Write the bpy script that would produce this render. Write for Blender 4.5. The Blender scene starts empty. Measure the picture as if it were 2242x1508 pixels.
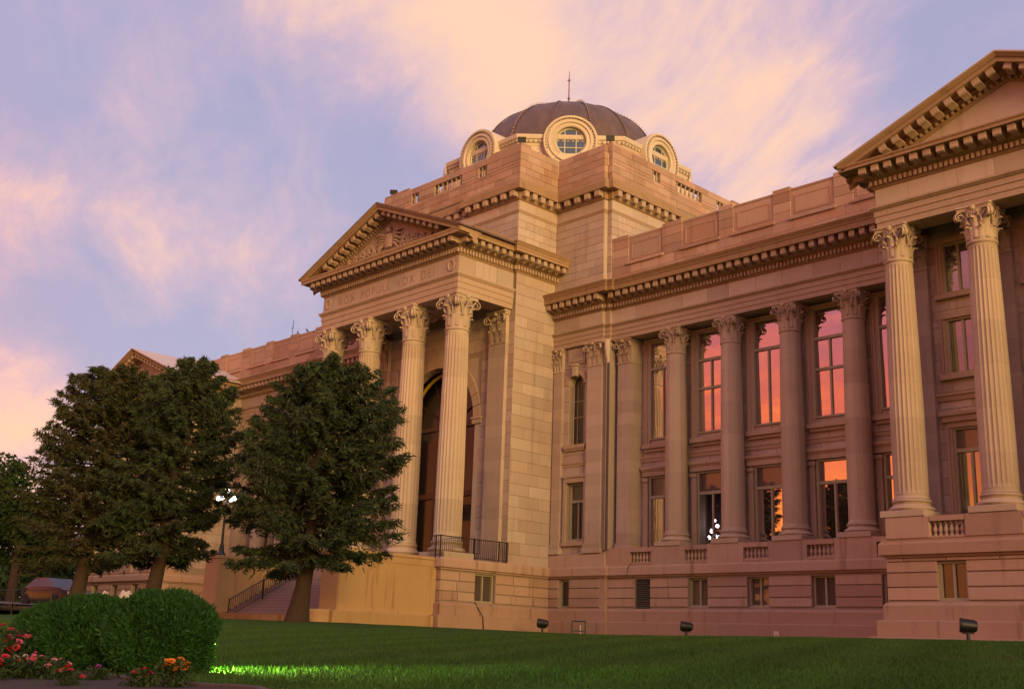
import bpy, math, random
import numpy as np
from mathutils import Vector, Matrix

random.seed(7)
rng = np.random.default_rng(7)
SC = bpy.context.scene
COL = SC.collection
PI = math.pi
R = math.radians

# ------------------------------------------------------------------ camera
CAM = Vector((48.5, -50.62, -0.7))
YAW, PITCH, ROLL = R(46.4358), R(14.8667), R(2.0483)
fwd = Vector((-math.sin(YAW)*math.cos(PITCH), math.cos(YAW)*math.cos(PITCH), math.sin(PITCH)))
rt0 = Vector((math.cos(YAW), math.sin(YAW), 0))
up0 = rt0.cross(fwd)
rt = math.cos(ROLL)*rt0 + math.sin(ROLL)*up0
up = -math.sin(ROLL)*rt0 + math.cos(ROLL)*up0
cam_data = bpy.data.cameras.new('camera')
cam = bpy.data.objects.new('camera', cam_data)
COL.objects.link(cam)
cam.matrix_world = Matrix(((rt.x, up.x, -fwd.x, CAM.x), (rt.y, up.y, -fwd.y, CAM.y),
                           (rt.z, up.z, -fwd.z, CAM.z), (0, 0, 0, 1)))
cam_data.sensor_width = 36.0
cam_data.lens = 36.0*2482.0/2242.0
cam_data.clip_end = 3000
SC.camera = cam

# ------------------------------------------------------------------ node helper
class NT:
    def __init__(s, nt):
        s.nt = nt; s.n = nt.nodes; s.l = nt.links
    def node(s, t, **kw):
        nd = s.n.new(t)
        for k, v in kw.items(): setattr(nd, k, v)
        return nd
    def put(s, sock, v):
        if v is None: return
        if isinstance(v, bpy.types.NodeSocket): s.l.new(v, sock)
        else:
            if hasattr(sock, 'default_value'):
                dv = sock.default_value
                if hasattr(dv, '__len__') and not hasattr(v, '__len__'): v = (v,)*len(dv)
                if hasattr(dv, '__len__') and len(dv) == 4 and len(v) == 3: v = (*v, 1)
                sock.default_value = v
    def m(s, op, a, b=None, c=None, clamp=False):
        nd = s.node('ShaderNodeMath', operation=op, use_clamp=clamp)
        for i, v in enumerate((a, b, c)): s.put(nd.inputs[i], v)
        return nd.outputs[0]
    def vm(s, op, a, b=None, scale=None):
        nd = s.node('ShaderNodeVectorMath', operation=op)
        s.put(nd.inputs[0], a); s.put(nd.inputs[1], b)
        if scale is not None: s.put(nd.inputs['Scale'], scale)
        return nd.outputs['Value'] if op in ('DOT_PRODUCT', 'LENGTH', 'DISTANCE') else nd.outputs[0]
    def mix(s, f, a, b, blend='MIX'):
        nd = s.node('ShaderNodeMix', data_type='RGBA', blend_type=blend)
        s.put(nd.inputs[0], f); s.put(nd.inputs[6], a); s.put(nd.inputs[7], b)
        return nd.outputs[2]
    def noise(s, vec, scale, detail=4, rough=.55, dist=0.0):
        nd = s.node('ShaderNodeTexNoise')
        s.put(nd.inputs['Vector'], vec)
        nd.inputs['Scale'].default_value = scale; nd.inputs['Detail'].default_value = detail
        nd.inputs['Roughness'].default_value = rough; nd.inputs['Distortion'].default_value = dist
        return nd.outputs[0]
    def ramp(s, f, pts):
        nd = s.node('ShaderNodeValToRGB')
        cr = nd.color_ramp
        while len(cr.elements) < len(pts): cr.elements.new(.5)
        for e, (p, c) in zip(cr.elements, pts):
            e.position = p
            e.color = (*c, 1) if hasattr(c, '__len__') else (c, c, c, 1)
        s.put(nd.inputs[0], f)
        return nd.outputs[0]
    def smooth(s, v, a, b):
        nd = s.node('ShaderNodeMapRange', interpolation_type='SMOOTHSTEP')
        s.put(nd.inputs[0], v); nd.inputs[1].default_value = a; nd.inputs[2].default_value = b
        return nd.outputs[0]
    def sep(s, v):
        nd = s.node('ShaderNodeSeparateXYZ'); s.put(nd.inputs[0], v)
        return nd.outputs
    def comb(s, x, y, z):
        nd = s.node('ShaderNodeCombineXYZ')
        for i, v in enumerate((x, y, z)): s.put(nd.inputs[i], v)
        return nd.outputs[0]

# ------------------------------------------------------------------ world, sun
SUN_AZ = Vector((0.955, -0.30, 0)).normalized()
SUN_EL = R(8)
def build_world():
    w = bpy.data.worlds.new('World'); SC.world = w; w.use_nodes = True
    T = NT(w.node_tree); T.n.clear()
    tc = T.node('ShaderNodeTexCoord')
    d = T.vm('NORMALIZE', tc.outputs['Generated'])
    dx, dy, dz = T.sep(d)
    e = T.m('MAXIMUM', dz, 0.0)
    sky = T.node('ShaderNodeTexSky', sky_type='NISHITA')
    sky.sun_disc = False; sky.sun_elevation = R(6); sky.sun_rotation = math.atan2(SUN_AZ.x, SUN_AZ.y)
    sky.dust_density = 2.0
    base = T.ramp(e, [(0.0, (.78, .46, .44)), (.10, (.57, .45, .57)), (.22, (.45, .415, .585)), (.45, (.41, .39, .585)), (1, (.36, .36, .57))])
    nish = T.vm('SCALE', sky.outputs[0], scale=0.015)
    base = T.vm('ADD', T.vm('SCALE', base, scale=.92), nish)
    # clouds on a flat layer high above
    q = T.m('DIVIDE', 1.0, T.m('ADD', e, .22))
    P = T.comb(T.m('MULTIPLY', dx, q), T.m('MULTIPLY', dy, q), 0.0)
    warp = T.node('ShaderNodeTexNoise'); T.put(warp.inputs['Vector'], P)
    warp.inputs['Scale'].default_value = 1.3; warp.inputs['Detail'].default_value = 2
    P2 = T.vm('ADD', P, T.vm('SCALE', warp.outputs['Color'], scale=.30))
    u = T.vm('DOT_PRODUCT', P2, (.93, -.36, 0)); v = T.vm('DOT_PRODUCT', P2, (.36, .93, 0))
    n1 = T.noise(T.comb(T.m('MULTIPLY', u, .8), T.m('MULTIPLY', v, 1.25), 3.7), 1.9, 5, .58)
    n2 = T.noise(T.comb(T.m('MULTIPLY', u, 1.0), T.m('MULTIPLY', v, 2.4), 1.0), 4.2, 5, .66, .25)
    # where the main cloud banks stand: directions in the sky
    lob = None
    for (lx, ly, lz, k, a) in CLOUDS:
        g = T.vm('DOT_PRODUCT', d, (lx, ly, lz))
        g = T.m('EXPONENT', T.m('MULTIPLY', T.m('SUBTRACT', g, 1.0), k))
        g = T.m('MULTIPLY', g, a)
        lob = g if lob is None else T.m('ADD', lob, g)
    dens = T.m('ADD', T.m('ADD', T.m('MULTIPLY', n1, .62), T.m('MULTIPLY', n2, .50)), T.m('MULTIPLY', lob, .30))
    thin = T.smooth(dens, .43, .82)
    core = T.smooth(dens, .61, .92)
    # sunset side of the sky: behind the photographer, to the left
    S = T.m('ADD', T.m('MULTIPLY', dx, -.46), T.m('MULTIPLY', dy, -.89))
    west = T.smooth(S, .0, .80)
    def hdr(pts, k):
        return T.vm('SCALE', T.ramp(e, [(p, tuple(c/2 for c in col)) for p, col in pts]), scale=2*k)
    wb = hdr([(0.0, (1.25, .40, .08)), (.12, (1.1, .27, .06)), (.19, (.62, .13, .10)), (.28, (.44, .14, .19)), (.5, (.52, .35, .46)), (1, (.42, .41, .62))], 1.45)
    wt = hdr([(0.0, (1.6, .48, .08)), (.14, (1.4, .32, .05)), (.22, (1.1, .22, .06)), (.30, (.90, .24, .15)), (.5, (.78, .45, .44)), (1, (.75, .5, .5))], 1.45)
    wc = hdr([(0.0, (1.9, .70, .12)), (.16, (1.7, .48, .07)), (.26, (1.4, .34, .08)), (.5, (1.0, .60, .46)), (1, (.98, .7, .5))], 1.45)
    base = T.mix(west, base, wb)
    c_thin = T.mix(west, (.86, .54, .56), wt)
    c_core = T.mix(west, (1.0, .65, .43), wc)
    col = T.mix(T.m('MULTIPLY', thin, .70), base, c_thin)
    col = T.mix(T.m('MULTIPLY', core, .85), col, c_core)
    bg = T.node('ShaderNodeBackground'); T.put(bg.inputs[0], col); bg.inputs[1].default_value = 1.0
    out = T.node('ShaderNodeOutputWorld'); T.l.new(bg.outputs[0], out.inputs[0])
    w.cycles.sampling_method = 'MANUAL'; w.cycles.sample_map_resolution = 256
def pix(u, v):
    dv = (rt*(u-1121) - up*(v-754) + fwd*2482).normalized()
    return tuple(dv)
CLOUDS = [(*pix(u, v), k, a) for u, v, k, a in [
    (1560, 110, 90, .42), (1700, 200, 220, .30), (1300, 30, 120, .50), (1180, 130, 250, .30), (900, 120, 150, .62), (1060, 200, 300, .45), (1800, 270, 300, .30), (640, 40, 300, .30),
    (30, 440, 260, .75), (250, 440, 400, .45), (430, 430, 300, .50), (620, 500, 300, .42), (230, 120, 700, .30), (350, 575, 900, .55), (560, 610, 900, .3),
    (40, 940, 260, .80), (330, 170, 900, .3), (1350, 230, 300, .20),
    (90, 230, 200, -.60), (370, 270, 260, -.50), (760, 330, 170, -.65), (330, 700, 110, -.55), (2080, 80, 160, -.45), (200, 620, 400, -.35), (1480, 330, 300, -.15)]]
build_world()
sun_data = bpy.data.lights.new('sun', 'SUN')
sun = bpy.data.objects.new('sun', sun_data); COL.objects.link(sun)
sun_data.energy = 3.6; sun_data.angle = R(24); sun_data.color = (1.0, .65, .21)
sd = Vector((SUN_AZ.x*math.cos(SUN_EL), SUN_AZ.y*math.cos(SUN_EL), math.sin(SUN_EL)))
sun.rotation_euler = sd.to_track_quat('Z', 'Y').to_euler()
sun.location = (60, -60, 40)
vs = SC.view_settings
vs.view_transform = 'Standard'; vs.look = 'None'; vs.exposure = 0.10; vs.gamma = 1.0
SC.cycles.max_bounces = 5
SC.cycles.diffuse_bounces = 2
SC.cycles.glossy_bounces = 2
SC.cycles.transparent_max_bounces = 8
SC.cycles.use_adaptive_sampling = True
SC.cycles.adaptive_threshold = 0.025
SC.cycles.use_denoising = True

# ------------------------------------------------------------------ materials
MATS = {}
def mat(name, build):
    if name not in MATS:
        m = bpy.data.materials.new(name); m.use_nodes = True
        T = NT(m.node_tree); T.n.clear()
        bs = T.node('ShaderNodeBsdfPrincipled'); out = T.node('ShaderNodeOutputMaterial')
        T.l.new(bs.outputs[0], out.inputs[0])
        build(T, bs, out)
        MATS[name] = m
    return MATS[name]
def bump(T, bs, h, strength=.3, dist=.02):
    b = T.node('ShaderNodeBump'); b.inputs['Strength'].default_value = strength; b.inputs['Distance'].default_value = dist
    T.put(b.inputs['Height'], h); T.l.new(b.outputs[0], bs.inputs['Normal'])
def piece_random(T):
    oi = T.node('ShaderNodeObjectInfo'); g = T.node('ShaderNodeNewGeometry')
    r = T.m('FRACT', T.m('ADD', oi.outputs['Random'], T.m('MULTIPLY', g.outputs['Random Per Island'], 7.31)))
    return r, g.outputs['Position']
def stone(name, ca, cb, stain=(.55, .50, .46), var=.16, streak=.5, fine=.1, band=0):
    def f(T, bs, out):
        r, pos = piece_random(T)
        col = T.mix(r, ca, cb)
        r2 = T.m('FRACT', T.m('MULTIPLY', r, 13.7))
        col = T.vm('SCALE', col, scale=T.m('ADD', 1-var, T.m('MULTIPLY', r2, 2*var)))
        if band:
            oi2 = T.node('ShaderNodeObjectInfo'); zb_ = T.sep(pos)[2]
            wn_ = T.node('ShaderNodeTexWhiteNoise', noise_dimensions='2D')
            T.put(wn_.inputs['Vector'], T.comb(T.m('FLOOR', T.m('DIVIDE', zb_, band)), T.m('MULTIPLY', oi2.outputs['Random'], 50.0), 0.0))
            jt = T.m('PINGPONG', zb_, band*.5)
            col = T.vm('SCALE', col, scale=T.m('ADD', .91, T.m('MULTIPLY', wn_.outputs[0], .18)))
            col = T.mix(T.m('MULTIPLY', T.m('LESS_THAN', T.m('MODULO', zb_, band), .014), .35), col, T.vm('SCALE', col, scale=.6))
        big = T.noise(pos, .45, 4, .6)
        col = T.mix(T.m('MULTIPLY', T.smooth(big, .45, .75), .35), col, T.vm('MULTIPLY', col, (.80, .70, .62)))
        x, y, z = T.sep(pos)
        sp = T.comb(T.m('MULTIPLY', x, 2.6), T.m('MULTIPLY', y, 2.6), T.m('MULTIPLY', z, .22))
        st = T.smooth(T.noise(sp, 1.0, 5, .62), .52, .78)
        col = T.mix(T.m('MULTIPLY', st, streak), col, T.vm('MULTIPLY', col, stain))
        fn = T.noise(pos, 14, 4, .65)
        col = T.vm('SCALE', col, scale=T.m('ADD', 1-fine, T.m('MULTIPLY', fn, 2*fine)))
        T.put(bs.inputs['Base Color'], col)
        bs.inputs['Roughness'].default_value = .85
        bs.inputs['Specular IOR Level'].default_value = .25
        bump(T, bs, T.m('ADD', T.noise(pos, 22, 5, .7), T.m('MULTIPLY', big, 2)), .35, .02)
    return mat(name, f)
def plain(name, col, rough=.6, metal=0, spec=.5, var=0.0, nscale=6, bumpy=0, emit=None, es=1):
    def f(T, bs, out):
        c = col
        if var:
            g = T.node('ShaderNodeNewGeometry'); n = T.noise(g.outputs['Position'], nscale, 4, .6)
            c = T.vm('SCALE', T.comb(*col), scale=T.m('ADD', 1-var, T.m('MULTIPLY', n, 2*var)))
            if bumpy: bump(T, bs, n, bumpy, .02)
        T.put(bs.inputs['Base Color'], c)
        bs.inputs['Roughness'].default_value = rough; bs.inputs['Metallic'].default_value = metal
        bs.inputs['Specular IOR Level'].default_value = spec
        if emit:
            T.put(bs.inputs['Emission Color'], emit); bs.inputs['Emission Strength'].default_value = es
    return mat(name, f)
ST_WALL = stone('stone_wall', (.44, .322, .248), (.49, .384, .312), var=.11)
ST_COL = stone('stone_column', (.46, .345, .25), (.50, .385, .285), var=.05, streak=.35, band=1.55)
ST_PIL = stone('stone_pilaster', (.44, .322, .248), (.47, .36, .285), var=.05, streak=.5, band=.62)
ST_TRIM = stone('stone_trim', (.43, .30, .21), (.47, .335, .24), var=.06, streak=.5)
ST_CORN = stone('stone_cornice', (.335, .205, .110), (.37, .235, .13), stain=(.5, .46, .40), var=.06, streak=.7)  # weathered ochre, darkened further to stand in for shade under the soffits
ST_ATT = stone('stone_attic', (.41, .235, .155), (.47, .315, .23), var=.15)
ST_BASE = stone('stone_base', (.43, .265, .185), (.48, .325, .245), stain=(.45, .38, .34), var=.15, streak=.8)
ST_CHEEK = stone('stone_cheek', (.47, .29, .135), (.52, .335, .165), stain=(.60, .46, .36), var=.05, streak=1.0)
ST_STEP = stone('stone_step', (.30, .20, .17), (.34, .24, .20), var=.1)
JOINT = plain('mortar', (.33, .24, .18), .95, var=.2)
PAINT = plain('cream_paint', (.62, .50, .36), .55, var=.10, nscale=3)
FRAME = plain('window_paint', (.36, .31, .20), .5, var=.1)
BLACK = plain('black_metal', (.012, .012, .013), .45)
IRON = plain('iron', (.02, .017, .016), .5)
DARK = plain('dark_room', (.012, .010, .010), .9)
WHITE = plain('white_paint', (.75, .73, .70), .5)
GREENM = plain('green_metal', (.02, .06, .05), .5)
LEADR = plain('pale_metal_roof', (.58, .46, .42), .5, var=.12, nscale=2)
def copper(T, bs, out):
    g = T.node('ShaderNodeNewGeometry'); p = g.outputs['Position']
    n = T.noise(p, 1.3, 5, .6)
    c = T.mix(T.smooth(n, .35, .7), (.135, .085, .068), (.19, .11, .08))
    x, y, z = T.sep(p)
    ang = T.m('ARCTAN2', y, x)
    seam = T.noise(T.comb(T.m('MULTIPLY', ang, 9), T.m('MULTIPLY', z, .3), 0.0), 1.5, 3, .5)
    c = T.mix(T.m('MULTIPLY', T.smooth(seam, .4, .7), .5), c, (.10, .07, .066))
    T.put(bs.inputs['Base Color'], c); bs.inputs['Roughness'].default_value = .55; bs.inputs['Metallic'].default_value = .25
    bump(T, bs, n, .2, .03)
COPPER = mat('copper', copper)
COPPER_RIB = plain('copper_rib', (.19, .095, .06), .5, .2, var=.2)
def glass(name, tint=(.9, .9, .9), f=.80, body=(.012, .009, .010), rough=.012):
    def fn(T, bs, out):
        gl = T.node('ShaderNodeBsdfGlossy'); gl.inputs['Color'].default_value = (*tint, 1); gl.inputs['Roughness'].default_value = rough
        oi = T.node('ShaderNodeObjectInfo')
        g = T.node('ShaderNodeNewGeometry')
        n = T.noise(T.vm('ADD', g.outputs['Position'], T.vm('SCALE', (1.0, .7, .4), scale=T.m('MULTIPLY', oi.outputs['Random'], 60.0))), .8, 2, .5)
        b = T.node('ShaderNodeBump'); b.inputs['Strength'].default_value = .075; b.inputs['Distance'].default_value = .05
        T.put(b.inputs['Height'], n); T.l.new(b.outputs[0], gl.inputs['Normal'])
        T.put(bs.inputs['Base Color'], body); bs.inputs['Roughness'].default_value = .3
        mx = T.node('ShaderNodeMixShader'); mx.inputs[0].default_value = f
        T.l.new(bs.outputs[0], mx.inputs[1]); T.l.new(gl.outputs[0], mx.inputs[2]); T.l.new(mx.outputs[0], out.inputs[0])
    return mat(name, fn)
GLASS = glass('window_glass', f=.64, tint=(.97, .88, .84))
GLASS_DIM = glass('window_glass_dim', f=.05, body=(.035, .018, .016))
GLASS_PAV = glass('pavilion_glass', f=.34, body=(.012, .010, .012))
GLASS_DOOR = glass('door_glass', f=.03, body=(.012, .008, .008))
BLIND = glass('blind_behind_glass', f=.07, body=(.085, .060, .048))
def clear_glass(T, bs, out):
    gl = T.node('ShaderNodeBsdfGlossy'); gl.inputs['Color'].default_value = (.9, .9, .9, 1); gl.inputs['Roughness'].default_value = .01
    tr = T.node('ShaderNodeBsdfTransparent'); tr.inputs[0].default_value = (.85, .83, .85, 1)
    mx = T.node('ShaderNodeMixShader'); mx.inputs[0].default_value = .15
    T.l.new(tr.outputs[0], mx.inputs[1]); T.l.new(gl.outputs[0], mx.inputs[2]); T.l.new(mx.outputs[0], out.inputs[0])
CLEAR = mat('clear_glass', clear_glass)
LAMP = plain('lit_globe', (.9, .9, .9), .3, emit=(.90, .88, 1.0), es=14)

# ------------------------------------------------------------------ mesh builder
class MB:
    def __init__(s): s.v = []; s.f = []
    def add(s, vs_, fs):
        o = len(s.v); s.v += [tuple(p) for p in vs_]; s.f += [tuple(i+o for i in f) for f in fs]; return s
    def quad(s, a, b, c, d): return s.add([a, b, c, d], [(0, 1, 2, 3)])
    def box(s, x0, x1, y0, y1, z0, z1):
        return s.add([(x0, y0, z0), (x1, y0, z0), (x1, y1, z0), (x0, y1, z0), (x0, y0, z1), (x1, y0, z1), (x1, y1, z1), (x0, y1, z1)],
                     [(0, 3, 2, 1), (4, 5, 6, 7), (0, 1, 5, 4), (1, 2, 6, 5), (2, 3, 7, 6), (3, 0, 4, 7)])
    def bbox(s, x0, x1, y0, y1, z0, z1, c=.02):
        """box with chamfered vertical and top edges"""
        pts = [(x0+c, y0), (x1-c, y0), (x1, y0+c), (x1, y1-c), (x1-c, y1), (x0+c, y1), (x0, y1-c), (x0, y0+c)]
        cx, cy = (x0+x1)/2, (y0+y1)/2
        def ins(p):
            return (p[0]+(c if p[0] < cx else -c), p[1]+(c if p[1] < cy else -c))
        top = [ins(p) for p in pts]
        v = [(x, y, z0) for x, y in pts]+[(x, y, z1-c) for x, y in pts]+[(x, y, z1) for x, y in top]
        f = [tuple(range(7, -1, -1)), tuple(range(16, 24))]
        for k in range(2):
            for i in range(8):
                j = (i+1) % 8
                f.append((k*8+i, k*8+j, k*8+8+j, k*8+8+i))
        return s.add(v, f)
    def prism(s, poly, y0, y1):
        """polygon in (x,z), extruded along y (front y0)"""
        n = len(poly)
        v = [(x, y0, z) for x, z in poly]+[(x, y1, z) for x, z in poly]
        f = [tuple(range(n)), tuple(range(2*n-1, n-1, -1))]
        for i in range(n):
            j = (i+1) % n; f.append((i, n+i, n+j, j))
        return s.add(v, f)
    def lathe(s, prof, n=24, c=(0, 0, 0), a0=0, a1=2*PI, caps=True):
        full = abs(a1-a0-2*PI) < 1e-6
        m = n if full else n+1
        v = []
        for r, z in prof:
            for i in range(m):
                a = a0+(a1-a0)*i/n
                v.append((c[0]+r*math.cos(a), c[1]+r*math.sin(a), c[2]+z))
        f = []
        for k in range(len(prof)-1):
            for i in range(n):
                j = (i+1) % m
                f.append((k*m+i, k*m+j, (k+1)*m+j, (k+1)*m+i))
        if caps and full:
            if prof[0][0] > 1e-4: f.append(tuple(range(m-1, -1, -1)))
            if prof[-1][0] > 1e-4: f.append(tuple((len(prof)-1)*m+i for i in range(m)))
        return s.add(v, f)
    def tube(s, pts, rad, n=6):
        pts = [Vector(p) for p in pts]
        if not hasattr(rad, '__len__'): rad = [rad]*len(pts)
        v = []; prev = None
        for i, p in enumerate(pts):
            t = (pts[min(i+1, len(pts)-1)]-pts[max(i-1, 0)]).normalized()
            a = prev if prev is not None else (Vector((0, 0, 1)) if abs(t.z) < .9 else Vector((1, 0, 0)))
            a = (a-t*a.dot(t)).normalized(); b = t.cross(a); prev = a
            for k in range(n):
                an = 2*PI*k/n
                v.append(p+(a*math.cos(an)+b*math.sin(an))*rad[i])
        f = []
        for i in range(len(pts)-1):
            for k in range(n):
                j = (k+1) % n
                f.append((i*n+k, i*n+j, (i+1)*n+j, (i+1)*n+k))
        f.append(tuple(range(n-1, -1, -1))); f.append(tuple((len(pts)-1)*n+k for k in range(n)))
        return s.add(v, f)
    def join(s, o, mtx=None):
        v = o.v if mtx is None else [tuple(mtx @ Vector(p)) for p in o.v]
        return s.add(v, o.f)
    def mesh(s, name):
        me = bpy.data.meshes.new(name); me.from_pydata(s.v, [], s.f); me.update(); return me
    def build(s, name, material, parent=None, smooth=False, mtx=None, kind=None):
        return link(name, s.mesh(name), material, parent, smooth, mtx, kind)
def link(name, me, material, parent=None, smooth=False, mtx=None, kind=None):
    if material and not me.materials: me.materials.append(material)
    if smooth and len(me.polygons):
        me.polygons.foreach_set('use_smooth', [True]*len(me.polygons))
    o = bpy.data.objects.new(name, me); COL.objects.link(o)
    if parent: o.parent = parent
    if mtx is not None: o.matrix_local = mtx
    if kind: o['kind'] = kind
    return o
def empty(name, parent=None, mtx=None):
    o = bpy.data.objects.new(name, None); COL.objects.link(o); o.empty_display_size = .3
    if parent: o.parent = parent
    if mtx is not None: o.matrix_local = mtx
    return o
def tag(o, label, cat, group=None, kind=None):
    o['label'] = label; o['category'] = cat
    if group: o['group'] = group
    if kind: o['kind'] = kind
    return o
def Tm(x, y, z, rz=0): return Matrix.Translation((x, y, z)) @ Matrix.Rotation(rz, 4, 'Z')
def autosmooth(o, ang=35):
    me = o.data
    me.polygons.foreach_set('use_smooth', [True]*len(me.polygons))
    try: me.set_sharp_from_angle(angle=R(ang))
    except Exception: pass
    return o

# ------------------------------------------------------------------ repeated small pieces (largest 300 in view stay single objects)
PIECES = {}
PMESH = {}
def pmesh(key, make, material):
    if key not in PMESH: PMESH[key] = (make(), material)
    return key
def piece(kind, key, parent, mtx): PIECES.setdefault(kind, []).append((key, parent, mtx))
def view_size(mb, mtx):
    c = mtx.translation; v = c-CAM
    nrm = (mtx.to_3x3() @ Vector((0, -1, 0)))
    fx, fz = v.dot(rt), v.dot(up); dd = v.dot(fwd)
    if dd < 1 or nrm.dot(v) > 0: return -1
    u, w_ = 1121+2482*fx/dd, 754-2482*fz/dd
    if not (-60 < u < 2300 and -60 < w_ < 1570): return -1
    xs = [p[0] for p in mb.v]; zs = [p[2] for p in mb.v]
    return (max(xs)-min(xs))*(max(zs)-min(zs))/dd**2*max(.05, -nrm.dot(v)/v.length)
def finalize(limit=300):
    for kind, lst in PIECES.items():
        sized = sorted(lst, key=lambda p: -view_size(PMESH[p[0]][0], p[2]))
        single = sized[:limit]; rest = sized[limit:]
        cache = {}
        for key, parent, mtx in single:
            if key not in cache:
                cache[key] = PMESH[key][0].mesh(kind); cache[key].materials.append(PMESH[key][1])
            o = bpy.data.objects.new(kind, cache[key]); COL.objects.link(o); o.parent = parent; o.matrix_local = parent.matrix_basis.inverted() @ mtx
        groups = {}
        for key, parent, mtx in rest:
            groups.setdefault(PMESH[key][1].name, MB()).join(PMESH[key][0], mtx)
        if groups:
            me = None
            mbs = MB(); mi = []; mats = []
            for mn, g in groups.items():
                mats.append(bpy.data.materials[mn]); mi += [len(mats)-1]*len(g.f); mbs.join(g)
            o = mbs.build(kind+'_more', None, COURT, kind='stuff')
            for m_ in mats: o.data.materials.append(m_)
            o.data.polygons.foreach_set('material_index', mi)
def slab(w, h, t=.03, c=.010):
    b = MB(); a, d = w/2, h/2
    v = [(-a, 0, -d), (a, 0, -d), (a, 0, d), (-a, 0, d), (-a, -t+c, -d), (a, -t+c, -d), (a, -t+c, d), (-a, -t+c, d),
         (-a+c, -t, -d+c), (a-c, -t, -d+c), (a-c, -t, d-c), (-a+c, -t, d-c)]
    f = [(8, 9, 10, 11)]
    for k in (0, 4):
        for i in range(4):
            j = (i+1) % 4; f.append((k+i, k+j, k+4+j, k+4+i))
    return b.add(v, f)
# frames: a facade is (ox, oy, rz): local x runs along it, local -y is outward
def F(ox, oy, rz=0): return Matrix.Translation((ox, oy, 0)) @ Matrix.Rotation(rz, 4, 'Z')
def ashlar(fr, parent, u0, u1, z0, z1, ch, bl, material, openings=(), kind='stone_block', gap=.011, t=.03, seed=0, stagger=True):
    """courses of single stones standing t proud of the frame's plane"""
    rg = random.Random(seed*977+int(u0*10)+int(z0*31))
    n = max(1, round((z1-z0)/ch)); h = (z1-z0)/n
    cuts = sorted(set([round(z0+h*i, 3) for i in range(n+1)]))
    for (a, b, c, d) in openings:
        for zz in (c, d):
            if z0 < zz < z1 and min(abs(zz-q) for q in cuts) > .12: cuts.append(round(zz, 3))
            elif z0 < zz < z1:
                k = min(range(len(cuts)), key=lambda i: abs(cuts[i]-zz)); cuts[k] = zz
        cuts.sort()
    for k in range(len(cuts)-1):
        a, b = cuts[k], cuts[k+1]
        if b-a < .05: continue
        mid = (a+b)/2
        iv = [(u0, u1)]
        for (p, q, c, d) in openings:
            if c < mid < d:
                nv = []
                for s, e_ in iv:
                    if q <= s or p >= e_: nv.append((s, e_)); continue
                    if p > s: nv.append((s, p))
                    if q < e_: nv.append((q, e_))
                iv = nv
        for s, e_ in iv:
            L = e_-s
            if L < .06: continue
            m = max(1, round(L/bl)) if L > bl*.7 else 1
            es = [s+L*i/m for i in range(m+1)]
            if m > 1:
                off = (k % 2)*.5 if stagger else 0
                w = L/m
                es = [s]+[min(e_, s+w*(i+off)+rg.uniform(-.14, .14)*w) for i in range(1 if off == 0 else 0, m)]+[e_]
                es = sorted(set(es))
                es = [es[0]]+[x for x in es[1:-1] if x-s > .15 and e_-x > .15]+[es[-1]]
            for i in range(len(es)-1):
                w = round(es[i+1]-es[i]-gap, 2); hh = round(b-a-gap, 3)
                if w < .05 or hh < .03: continue
                key = pmesh((kind, w, hh, t, material.name), lambda: slab(w, hh, t), material)
                piece(kind, key, parent, fr @ Matrix.Translation(((es[i]+es[i+1])/2, 0, mid)))
def wall(name, fr, u0, u1, z0, z1, openings, depth, material, parent, thick=None):
    """backing wall sheet with openings and their reveals, plus returns of the given thickness"""
    xs = sorted(set([u0, u1]+[v for o in openings for v in o[:2] if u0 < v < u1]))
    zs = sorted(set([z0, z1]+[v for o in openings for v in o[2:] if z0 < v < z1]))
    b = MB()
    for i in range(len(xs)-1):
        for j in range(len(zs)-1):
            cx, cz = (xs[i]+xs[i+1])/2, (zs[j]+zs[j+1])/2
            if any(o[0] < cx < o[1] and o[2] < cz < o[3] for o in openings): continue
            b.quad((xs[i], 0, zs[j]), (xs[i+1], 0, zs[j]), (xs[i+1], 0, zs[j+1]), (xs[i], 0, zs[j+1]))
    for (a, c, d, e_) in openings:
        D = depth
        b.quad((a, 0, d), (a, D, d), (a, D, e_), (a, 0, e_)); b.quad((c, 0, d), (c, 0, e_), (c, D, e_), (c, D, d))
        b.quad((a, 0, e_), (a, D, e_), (c, D, e_), (c, 0, e_)); b.quad((a, 0, d), (c, 0, d), (c, D, d), (a, D, d))
    if thick:
        b.quad((u0, 0, z0), (u0, 0, z1), (u0, thick, z1), (u0, thick, z0)); b.quad((u1, 0, z0), (u1, thick, z0), (u1, thick, z1), (u1, 0, z1))
        b.quad((u0, 0, z1), (u1, 0, z1), (u1, thick, z1), (u0, thick, z1))
    return b.build(name, material, parent, mtx=fr)
def sweep(name, path, prof, material, parent, closed=False, cap=True, kind=None):
    """profile (outward, z) swept along a plan path whose outward side is on the right"""
    P = [Vector((p[0], p[1])) for p in path]; n = len(P)
    offs = []
    for i in range(n):
        def nrm(a, b):
            t = (b-a).normalized(); return Vector((t.y, -t.x))
        if closed or 0 < i < n-1:
            n1 = nrm(P[i-1], P[i]); n2 = nrm(P[i], P[(i+1) % n])
            o = (n1+n2)/(1+n1.dot(n2))
        elif i == 0: o = nrm(P[0], P[1])
        else: o = nrm(P[-2], P[-1])
        offs.append(o)
    b = MB(); m = len(prof); v = []
    for i in range(n):
        for (q, z) in prof: v.append((P[i].x+offs[i].x*q, P[i].y+offs[i].y*q, z))
    f = []
    for i in range(n if closed else n-1):
        j = (i+1) % n
        for k in range(m):
            l = (k+1) % m
            f.append((i*m+k, j*m+k, j*m+l, i*m+l))
    if cap and not closed:
        f.append(tuple(range(m-1, -1, -1))); f.append(tuple((n-1)*m+k for k in range(m)))
    b.add(v, f)
    return b.build(name, material, parent, kind=kind)
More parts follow.
